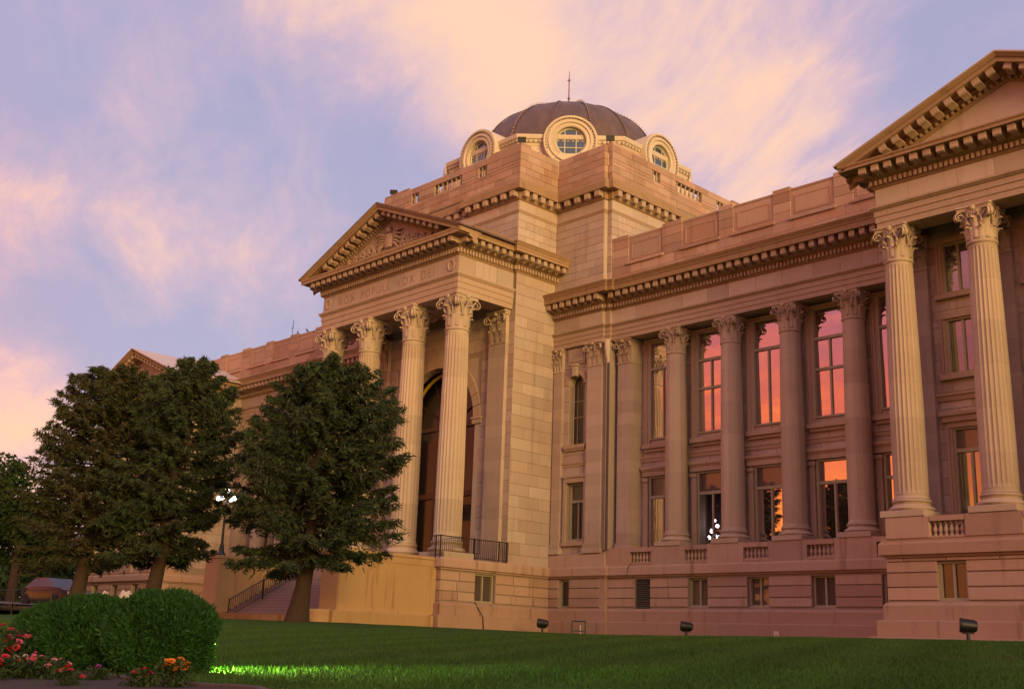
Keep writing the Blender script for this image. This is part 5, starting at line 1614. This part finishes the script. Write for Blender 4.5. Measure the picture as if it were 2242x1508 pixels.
# ---- clipped yews
def bush(c, rx, ry, h, seed, label, dents=()):
    rg = np.random.default_rng(seed); e = empty('yew_bush', None, Matrix.Translation(c))
    n_ = 46000
    d = unit(rg.normal(size=(n_, 3)))
    u, w = np.arctan2(d[:, 1], d[:, 0]), d[:, 2]
    def surf(d):
        p = 2.6
        s = (np.abs(d[:, 0])**p+np.abs(d[:, 1])**p+np.abs(d[:, 2])**p)**(-1/p)
        q = d*s[:, None]
        lump = 1+.055*np.sin(3.1*q[:, 0]+seed)*np.cos(2.7*q[:, 1]+1.3*seed)+.045*np.sin(5.3*q[:, 2]+4*q[:, 0]+seed)+.03*np.sin(9*q[:, 0]+7*q[:, 1]+5*q[:, 2])
        for (dx_, dy_, dz_, k, a) in dents:
            t = unit(np.array([dx_, dy_, dz_])); lump -= a*np.exp(-(1-d@t)*k)
        return q*lump[:, None]
    S = surf(d)
    depth = np.where(rg.random((n_, 1)) < .06, 1+.075*rg.random((n_, 1)), 1-.16*rg.random((n_, 1))**2)
    P = S*depth*np.array([rx, ry, h*.55])+np.array([0, 0, h*.47])
    P = P[P[:, 2] > -.02]; n_ = len(P)
    out_ = unit((P-np.array([0, 0, h*.47]))/np.array([rx, ry, h*.55]))
    ax = unit(out_*.8+np.array([0, 0, .55])+rg.normal(size=(n_, 3))*.55); sd = unit(np.cross(ax, rg.normal(size=(n_, 3))))
    sz = .020+.020*rg.random((n_, 1))
    link('foliage', tris_mesh('foliage', quads_from(P, ax*sz*1.3, sd*sz*.42), 4), leaf_mat('yew_green', (.016, .062, .014), (.046, .118, .026), (.026, .080, .017)), e)
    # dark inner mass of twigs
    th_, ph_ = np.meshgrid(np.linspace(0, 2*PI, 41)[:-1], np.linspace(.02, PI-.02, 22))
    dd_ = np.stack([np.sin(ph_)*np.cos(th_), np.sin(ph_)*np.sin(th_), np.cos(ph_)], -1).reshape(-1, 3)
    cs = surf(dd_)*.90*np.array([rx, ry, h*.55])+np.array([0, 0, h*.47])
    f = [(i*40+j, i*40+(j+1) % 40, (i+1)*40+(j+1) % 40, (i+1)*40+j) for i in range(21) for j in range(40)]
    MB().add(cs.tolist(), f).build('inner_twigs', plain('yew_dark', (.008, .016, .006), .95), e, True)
    MB().tube([(0, 0, -.15), (0, 0, h*.4)], [.07, .04], 6).build('stem', BARK, e)
    return tag(e, label, 'bush', 'clipped yew bushes on the lawn')
def G(x, y, dz=0): return (x, y, LZ(x, y)+dz)
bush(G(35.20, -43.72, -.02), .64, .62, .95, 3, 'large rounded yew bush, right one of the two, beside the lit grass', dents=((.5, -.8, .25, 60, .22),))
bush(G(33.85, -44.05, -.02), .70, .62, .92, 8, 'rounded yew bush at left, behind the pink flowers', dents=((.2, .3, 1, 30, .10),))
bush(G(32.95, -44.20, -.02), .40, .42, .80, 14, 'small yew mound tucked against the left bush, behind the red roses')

# ---- flower bed
bed = MB(); pts = [(31.0, -44.25), (33.7, -44.45), (36.25, -44.60), (37.6, -44.62), (38.6, -44.4), (39.6, -44.9), (39.5, -47.5), (35, -47.8), (31, -46.8)]
n = len(pts); cx_, cy_ = 35.5, -45.9
v = [(cx_, cy_, LZ(cx_, cy_)+.03)]+[(x, y, LZ(x, y)+.02) for x, y in pts]
bed.add(v, [(0, 1+i, 1+(i+1) % n) for i in range(n)])
bo = bed.build('flower_bed', plain('soil', (.045, .028, .020), .95, var=.35, nscale=25, bumpy=.8)); bo['kind'] = 'structure'
eg = empty('bed_edging'); eg['kind'] = 'structure'
for (xa, ya), (xb, yb) in zip(pts[:5], pts[1:6]):
    a = Vector((xa, ya, LZ(xa, ya))); b = Vector((xb, yb, LZ(xb, yb))); L = (b-a).length; k = max(1, round(L/.6))
    for i in range(k):
        p, q = a.lerp(b, i/k), a.lerp(b, (i+1)/k)
        ang = math.atan2((q-p).y, (q-p).x); m = (p+q)/2
        MB().bbox(-L/k/2+.006, L/k/2-.006, -.05, .05, -.1, .055, .012).build('edging_stone', plain('edging', (.085, .06, .055), .9, var=.3, nscale=9), eg, mtx=Tm(m.x, m.y, m.z, ang))
def bloom(r, petals, rg, cup=.5):
    b = MB()
    for ring, (k, sc, el) in enumerate(((petals, 1.0, .15), (petals-2, .72, .55), (max(4, petals-4), .45, .95))):
        for i in range(k):
            a = 2*PI*i/k+ring*.5+rg.uniform(-.15, .15); e_ = el*cup*2+rg.uniform(-.1, .1)
            d = Vector((math.cos(a)*math.cos(e_), math.sin(a)*math.cos(e_), math.sin(e_))); s = Vector((-math.sin(a), math.cos(a), 0))
            w = r*sc*.48
            b.add([Vector((0, 0, 0)), d*r*sc*.6+s*w, d*r*sc*1.0+s*w*.55+Vector((0, 0, r*.06)), d*r*sc*1.0-s*w*.55+Vector((0, 0, r*.06)), d*r*sc*.6-s*w], [(0, 1, 2, 3, 4)])
    b.lathe([(0, -r*.2), (r*.2, 0), (0, r*.15)], 6, caps=False)
    return b
def flower(x, y, h, spread, nbl, br, col, seed, label, leafy=700, leafsz=.022, dz=0):
    rg = random.Random(seed); ng = np.random.default_rng(seed)
    e = empty('flowering_plant', None, Matrix.Translation(G(x, y, dz)))
    st = MB(); tips = []
    for i in range(nbl):
        a, q = rg.uniform(0, 2*PI), spread*math.sqrt(rg.random())
        tip = Vector((q*math.cos(a), q*math.sin(a), h*(.72+.28*rg.random()-.25*(q/spread)**2)))
        st.tube([(tip.x*.25, tip.y*.25, 0), (tip.x*.6, tip.y*.6, tip.z*.55), tip], [.006, .005, .004], 4); tips.append(tip)
    st.build('stems', plain('flower_stem', (.035, .06, .02), .7), e)
    P = np.stack([ng.normal(size=leafy)*spread*.55, ng.normal(size=leafy)*spread*.55, h*(.08+.78*ng.random(leafy))], 1)
    ax = unit(ng.normal(size=(leafy, 3))+np.array([0, 0, .3])); sd = unit(np.cross(ax, ng.normal(size=(leafy, 3))))
    sz = leafsz*(.7+.7*ng.random((leafy, 1)))
    link('foliage', tris_mesh('foliage', quads_from(P, ax*sz*1.4, sd*sz*.6), 4), leaf_mat('flower_leaf', (.022, .045, .014), (.055, .085, .026), (.035, .055, .018)), e)
    m_ = plain('petal_%d_%d_%d' % tuple(int(c*100) for c in col), col, .6, var=.18, nscale=30)
    me_ = [bloom(br, 9, rg, .4+.2*k).mesh('bloom') for k in range(3)]
    for q in me_: q.materials.append(m_)
    for t in tips:
        o = link('bloom', me_[rg.randrange(3)], None, e, mtx=Matrix.Translation(t) @ Matrix.Rotation(rg.uniform(-.7, .7), 4, 'X') @ Matrix.Rotation(rg.uniform(-.7, .7), 4, 'Y') @ Matrix.Rotation(rg.uniform(0, 6), 4, 'Z'))
    return tag(e, label, 'flowers', 'flowering plants in the bed')
RED, PNK, ROSE, ORG, MAG, PUR, PALE, YEL = (.50, .015, .025), (.62, .10, .18), (.60, .22, .26), (.75, .22, .01), (.52, .02, .22), (.25, .03, .24), (.62, .46, .44), (.75, .38, .04)
flower(34.05, -45.10, .62, .22, 12, .048, PNK, 1, 'tall rose bush with pink blooms at the left edge of the bed', 800)
flower(34.18, -45.22, .46, .20, 9, .050, RED, 2, 'rose bush with round red blooms at the left edge of the bed', 700)
flower(33.90, -45.28, .54, .12, 4, .040, YEL, 3, 'rose stems with orange yellow blooms at the left edge', 200)
flower(35.15, -45.20, .30, .24, 18, .036, PNK, 4, 'low spreading plant with deep pink blooms in front of the left bush', 800)
flower(34.85, -45.30, .30, .24, 18, .028, PALE, 5, 'low plant with pale pinkish white blooms near the red roses', 700)
flower(35.55, -45.10, .25, .14, 9, .032, ROSE, 6, 'small plant with rose pink blooms at the right end of the pink row', 350)
flower(35.2, -45.75, .34, .22, 8, .048, RED, 7, 'low red flowered plant in the bottom left corner of the bed', 350)
flower(36.02, -44.85, .18, .13, 5, .034, PUR, 9, 'small plant with two purple blooms before the gap between bushes', 200)
flower(37.25, -44.95, .18, .15, 14, .032, MAG, 10, 'magenta flower clump beside the orange marigolds', 350)
flower(37.40, -45.02, .22, .09, 4, .042, RED, 12, 'red bloom rising from the magenta clump', 120)
flower(37.62, -44.80, .32, .13, 13, .048, ORG, 13, 'bright orange marigold plant at the right end of the bed', 450)
flower(36.6, -45.45, .22, .15, 5, .038, RED, 15, 'low red bloom at the bottom middle of the bed', 200)
flower(39.35, -44.62, .07, .05, 3, .020, (.7, .68, .62), 16, 'tiny white blooms at the bottom edge of the lawn', 60)

# ---- lawn spotlight hidden behind the right bush, throwing light over the grass
sp_ = empty('lawn_spotlight', None, Tm(*G(34.85, -43.02), R(6)))
MB().lathe([(.02, -.02), (.055, 0), (.06, .10), (.065, .12), (.05, .12), (.045, .03)], 14).build('housing', BLACK, sp_, mtx=Matrix.Translation((0, 0, .13)) @ Matrix.Rotation(R(94), 4, 'Y'))
MB().tube([(0, 0, -.1), (0, 0, .11)], .012, 6).build('stake', BLACK, sp_)
tag(sp_, 'small ground spotlight at the foot of the right yew bush lighting the grass', 'spotlight')
ld = bpy.data.lights.new('spotlight_lamp', 'SPOT'); ld.energy = 1700; ld.spot_size = R(110); ld.spot_blend = 1.0; ld.color = (.48, 1.0, .10); ld.shadow_soft_size = .04
lo_ = bpy.data.objects.new('lamp', ld); COL.objects.link(lo_); lo_.parent = sp_
lo_.matrix_local = Matrix.Translation((.15, 0, .24)) @ Vector((-math.cos(R(9)), 0, math.sin(R(9)))).to_track_quat('Z', 'Y').to_matrix().to_4x4()

# ---- floodlights
def lawn_flood(x, y, rz, label, s=1.0):
    s = s*.86; e = empty('floodlight', None, Tm(*G(x, y), rz) @ Matrix.Scale(s, 4))
    MB().tube([(0, 0, -.2), (0, 0, .26)], [.07, .06], 8).build('post', BLACK, e)
    MB().box(-.05, .05, -.20, .20, .22, .29).build('yoke', BLACK, e)
    b = MB().lathe([(0, -.32), (.16, -.31), (.21, -.22), (.235, .18), (.25, .20), (.25, .26), (.22, .26), (.21, .20), (0, .19)], 20)
    autosmooth(b.build('housing', BLACK, e, mtx=Matrix.Translation((0, 0, .50)) @ Matrix.Rotation(R(86), 4, 'X')), 35)
    MB().lathe([(.18, .262), (0, .262)], 18, caps=False).build('lens', glass('flood_lens', f=.3, body=(.03, .03, .03)), e, mtx=Matrix.Translation((0, 0, .50)) @ Matrix.Rotation(R(86), 4, 'X'))
    tag(e, label, 'floodlight', 'round floodlights on the lawn')
lawn_flood(8.75, -10.1, R(-65), 'black round floodlight on the lawn left of the green pipe frame')
lawn_flood(17.3, -9.9, R(-65), 'black round floodlight on the lawn under the middle of the colonnade')
lawn_flood(32.9, -16.6, R(-60), 'large black round floodlight on the lawn before the right pavilion')
def box_flood(x, y, z, rz, label):
    e = empty('box_floodlight', None, Tm(x, y, z, rz))
    MB().tube([(0, 0, -.1), (0, 0, .24)], .035, 6).build('post', BLACK, e)
    b = MB().bbox(-.22, .22, -.14, .14, .22, .48, .03); b.build('housing', BLACK, e, mtx=Matrix.Rotation(R(12), 4, 'X'))
    MB().box(-.24, .24, -.16, -.13, .21, .49).build('hood', BLACK, e, mtx=Matrix.Rotation(R(12), 4, 'X'))
    tag(e, label, 'floodlight', 'small box floodlights on the tower parapet')
box_flood(X1-.22, YA+.25, 26.46, R(45), 'black box floodlight on the tower parapet corner left of the round window')
box_flood(X2-.25, YB+.35, 26.46, R(45), 'black box floodlight on the tower parapet corner right of the round window')
box_flood(-X1+.45, YA+.4, 26.56, R(45), 'black box floodlight on the far left parapet block of the tower')
# ---- green pipe frame, marker, board
e = empty('pipe_frame', None, Tm(*G(10.4, -9.3), R(35)))
for x_ in (-.32, .32): MB().tube([(x_, 0, -.2), (x_, 0, .62)], .035, 8).build('post', GREENM, e)
MB().tube([(-.32, 0, .60), (.32, 0, .60)], .035, 8).build('top_bar', GREENM, e)
MB().tube([(-.32, 0, .14), (.32, 0, .14)], .022, 8).build('low_bar', GREENM, e)
MB().tube([(.08, .05, -.1), (.08, .05, .42)], .018, 8).build('pipe', WHITE, e)
tag(e, 'dark green square pipe frame standing against the courthouse base', 'pipe frame')
e = empty('marker_post', None, Tm(*G(21.0, -8.6), R(30)))
MB().bbox(-.11, .11, -.03, .03, .14, .30, .01).build('head', plain('ivory', (.70, .60, .42), .5), e)
for x_ in (-.07, .06): MB().box(x_-.025, x_+.025, -.02, .02, -.1, .15).build('leg', plain('ivory', (.70, .60, .42), .5), e)
tag(e, 'small ivory two legged marker in the grass by the wall', 'marker')
b_ = MB().bbox(-.42, .42, -.12, .12, 0, .05, .01).build('board', plain('ochre', (.42, .22, .06), .7, var=.1), mtx=Tm(*G(22.4, -8.9, -.01), R(4)))
tag(b_, 'flat ochre board lying in the grass by the wall', 'board')
# downspout and cables
ds = MB(); ds.tube([(X2+.14, YB+.02, 15.0), (X2+.14, YB+.02, 4.1)], .065, 8); ds.build('downspout', plain('pipe_dark', (.08, .05, .045), .6), COURT)
MB().tube([(X2+.14, YB-.10, 15.05), (X2+.13, YB-.06, 14.5), (X2+.14, YB+.0, 13.8)], [.16, .15, .07], 8).build('downspout_head', PAINT, COURT)
MB().tube([(BX+.02, -12.40, 1.32), (BX+.16, -12.32, 1.05), (BX+.34, -12.12, .62), (BX+.36, -12.05, .02)], .022, 6).build('cable', IRON, COURT)
MB().tube([(11.85, -7.20, 3.42), (11.72, -7.24, 3.2), (11.70, -7.33, 2.9), (11.70, -7.34, 2.74)], .018, 5).build('cable', IRON, COURT)
# ---- rooftop bits
e = empty('antenna', None, Tm(-21.6, -6.45, 20.76))
MB().tube([(0, 0, 0), (0, 0, 1.35)], .02, 6).build('mast', IRON, e)
for z_, l_ in ((.75, .28), (.82, .22), (1.0, .10)): MB().tube([(-l_, 0, z_), (l_*.4, 0, z_)], .012, 5).build('element', IRON, e)
tag(e, 'thin antenna mast on the left wing parapet', 'antenna')
def bird(x, y, z, rz, label):
    b = MB()
    b.join(MB().lathe([(0, -.17), (.03, -.15), (.055, -.05), (.06, .03), (.045, .10), (.03, .13), (.035, .17), (.03, .20), (0, .22)], 10, caps=False), Matrix.Translation((0, 0, .13)) @ Matrix.Rotation(R(40), 4, 'X'))
    b.add([(0, .10, .0), (.035, .22, -.04), (-.035, .22, -.04), (0, .1, .03)], [(0, 1, 2), (3, 2, 1)])
    b.add([(0, -.155, .315), (.01, -.14, .30), (-.01, -.14, .30), (0, -.19, .295)], [(0, 1, 3), (0, 3, 2)])
    for x_ in (-.02, .02): b.tube([(x_, .0, 0), (x_, -.01, .09)], .005, 4)
    o = b.build('pigeon', plain('pigeon_grey', (.05, .05, .06), .7), None, True, mtx=Tm(x, y, z, rz))
    tag(o, label, 'pigeon', 'pigeons on the left parapet')
bird(-20.6, -6.6, 20.77, R(30), 'pigeon perched on the left wing parapet next to the antenna')
bird(-19.4, -6.6, 20.77, R(-60), 'pigeon perched on the left wing parapet nearer the portico')
e = empty('roof_vent', None, Tm(-31.2, -8.6, 19.35) @ Matrix.Scale(.62, 4))
MB().tube([(0, 0, -.3), (0, 0, 1.1)], .06, 8).build('pipe', plain('white_pipe', (.72, .68, .6), .5), e)
MB().lathe([(.55, 1.1), (.62, 1.15), (.4, 1.26), (0, 1.3)], 16).build('lid', plain('white_pipe', (.72, .68, .6), .5), e)
tag(e, 'pale vent with flat lid on the left pavilion roof', 'vent')
# ---- car, fence and stones at far left
def car(x, y, z, rz, label):
    e = empty('car', None, Tm(x, y, z, rz))
    paint = plain('car_black', (.012, .012, .016), .18, .2)
    W_, L_ = .88, 2.25
    secs = [(-2.25, .42, .62, .60), (-2.15, .30, .80, .70), (-1.6, .26, .92, .82), (-1.0, .25, .98, .86), (0, .24, 1.0, .88), (1.0, .25, .96, .87), (1.7, .27, .90, .84), (2.1, .30, .78, .74), (2.25, .42, .66, .60)]
    v = []; f = []
    for x_, z0, z1, w in secs: v += [(x_, -w, z0), (x_, -w*1.03, (z0+z1)*.5), (x_, -w*.94, z1), (x_, w*.94, z1), (x_, w*1.03, (z0+z1)*.5), (x_, w, z0)]
    for i in range(len(secs)-1):
        for k in range(6):
            j = (k+1) % 6; f.append((i*6+k, (i+1)*6+k, (i+1)*6+j, i*6+j))
    f += [tuple(range(6)), tuple((len(secs)-1)*6+k for k in range(5, -1, -1))]
    autosmooth(MB().add(v, f).build('body', paint, e), 40)
    cab = [(-1.75, .92, .80), (-1.15, 1.38, .64), (.2, 1.44, .62), (1.15, .95, .80)]
    v = []; f = []
    for x_, z_, w in cab: v += [(x_, -w, z_), (x_, w, z_)]
    v += [(-1.75, -.82, .9), (-1.75, .82, .9), (1.15, -.82, .9), (1.15, .82, .9)]
    f = [(0, 1, 3, 2), (2, 3, 5, 4), (4, 5, 7, 6), (0, 2, 4, 6), (1, 7, 5, 3)]
    MB().add(v, f).build('cabin', glass('car_glass', f=.06, body=(.01, .01, .012)), e)
    MB().box(-1.1, .15, -.62, .62, 1.41, 1.46).build('roof', paint, e)
    for x_ in (-1.4, 1.4):
        for s in (-1, 1):
            wo = MB().lathe([(.20, -.1), (.31, -.1), (.33, -.06), (.33, .06), (.31, .1), (.20, .1)], 18).build('tyre', plain('rubber', (.012, .012, .012), .8), e, True, mtx=Matrix.Translation((x_, s*.80, .33)) @ Matrix.Rotation(PI/2, 4, 'X'))
            MB().lathe([(.0, .07), (.2, .08), (.2, -.08), (0, -.07)], 14, caps=False).build('rim', plain('alloy', (.4, .4, .42), .3, .8), wo)
    for s in (-1, 1): MB().bbox(2.16, 2.27, min(s*.35, s*.66), max(s*.35, s*.66), .60, .74, .02).build('headlight', plain('headlamp', (.6, .58, .55), .2), e)
    tag(e, label, 'car')
car(-11.0, -25.9, .42, R(8), 'dark parked car half hidden behind the leftmost spruce trunk')
fe = empty('fence', None, Tm(0, 0, 0))
FX = [(-4.0-3.0*i, -29.0-.55*i) for i in range(12)]
for x_, y_ in FX: MB().tube([(x_, y_, LZ(x_, y_)-.2), (x_, y_, LZ(x_, y_)+1.15)], .03, 6).build('post', IRON, fe)
MB().tube([(x_, y_, LZ(x_, y_)+1.12) for x_, y_ in FX], .02, 5).build('top_rail', IRON, fe)
MB().tube([(x_, y_, LZ(x_, y_)+.2) for x_, y_ in FX], .02, 5).build('bottom_rail', IRON, fe)
wires = MB()
for (xa, ya), (xb, yb) in zip(FX[:-1], FX[1:]):
    for i in range(1, 16):
        t = i/16; x_, y_ = xa+(xb-xa)*t, ya+(yb-ya)*t; z_ = LZ(x_, y_)
        wires.tube([(x_, y_, z_+.2), (x_, y_, z_+1.12)], .009, 4)
wires.build('bars', IRON, fe, kind='stuff')
tag(fe, 'low dark metal fence along the street at far left', 'fence')
def boulder(x, y, z, r, seed, label):
    ng = np.random.default_rng(seed); b = MB().lathe([(0, -.4)]+[(math.cos(t), math.sin(t)*.8) for t in [R(-30+20*i) for i in range(6)]]+[(0, .8)], 14, caps=False)
    b.v = [tuple(np.array(p)*r*(1+.12*math.sin(5*p[0]+seed)*math.cos(4*p[1]+3*p[2]))) for p in b.v]
    o = b.build('boulder', plain('pale_boulder', (.52, .42, .34), .9, var=.2, nscale=4, bumpy=.5), None, True, mtx=Tm(x, y, z) @ Matrix.Diagonal((1, 1, 4.3, 1))); tag(o, label, 'boulder', 'pale boulders behind the bushes')
boulder(19.2, -37.1, LZ(19.2, -37.1), .26, 1, 'pale rounded stone showing over the left bush')
boulder(19.9, -36.9, LZ(19.9, -36.9), .27, 2, 'cream rounded stone showing over the dip between the two bushes')
finalize()
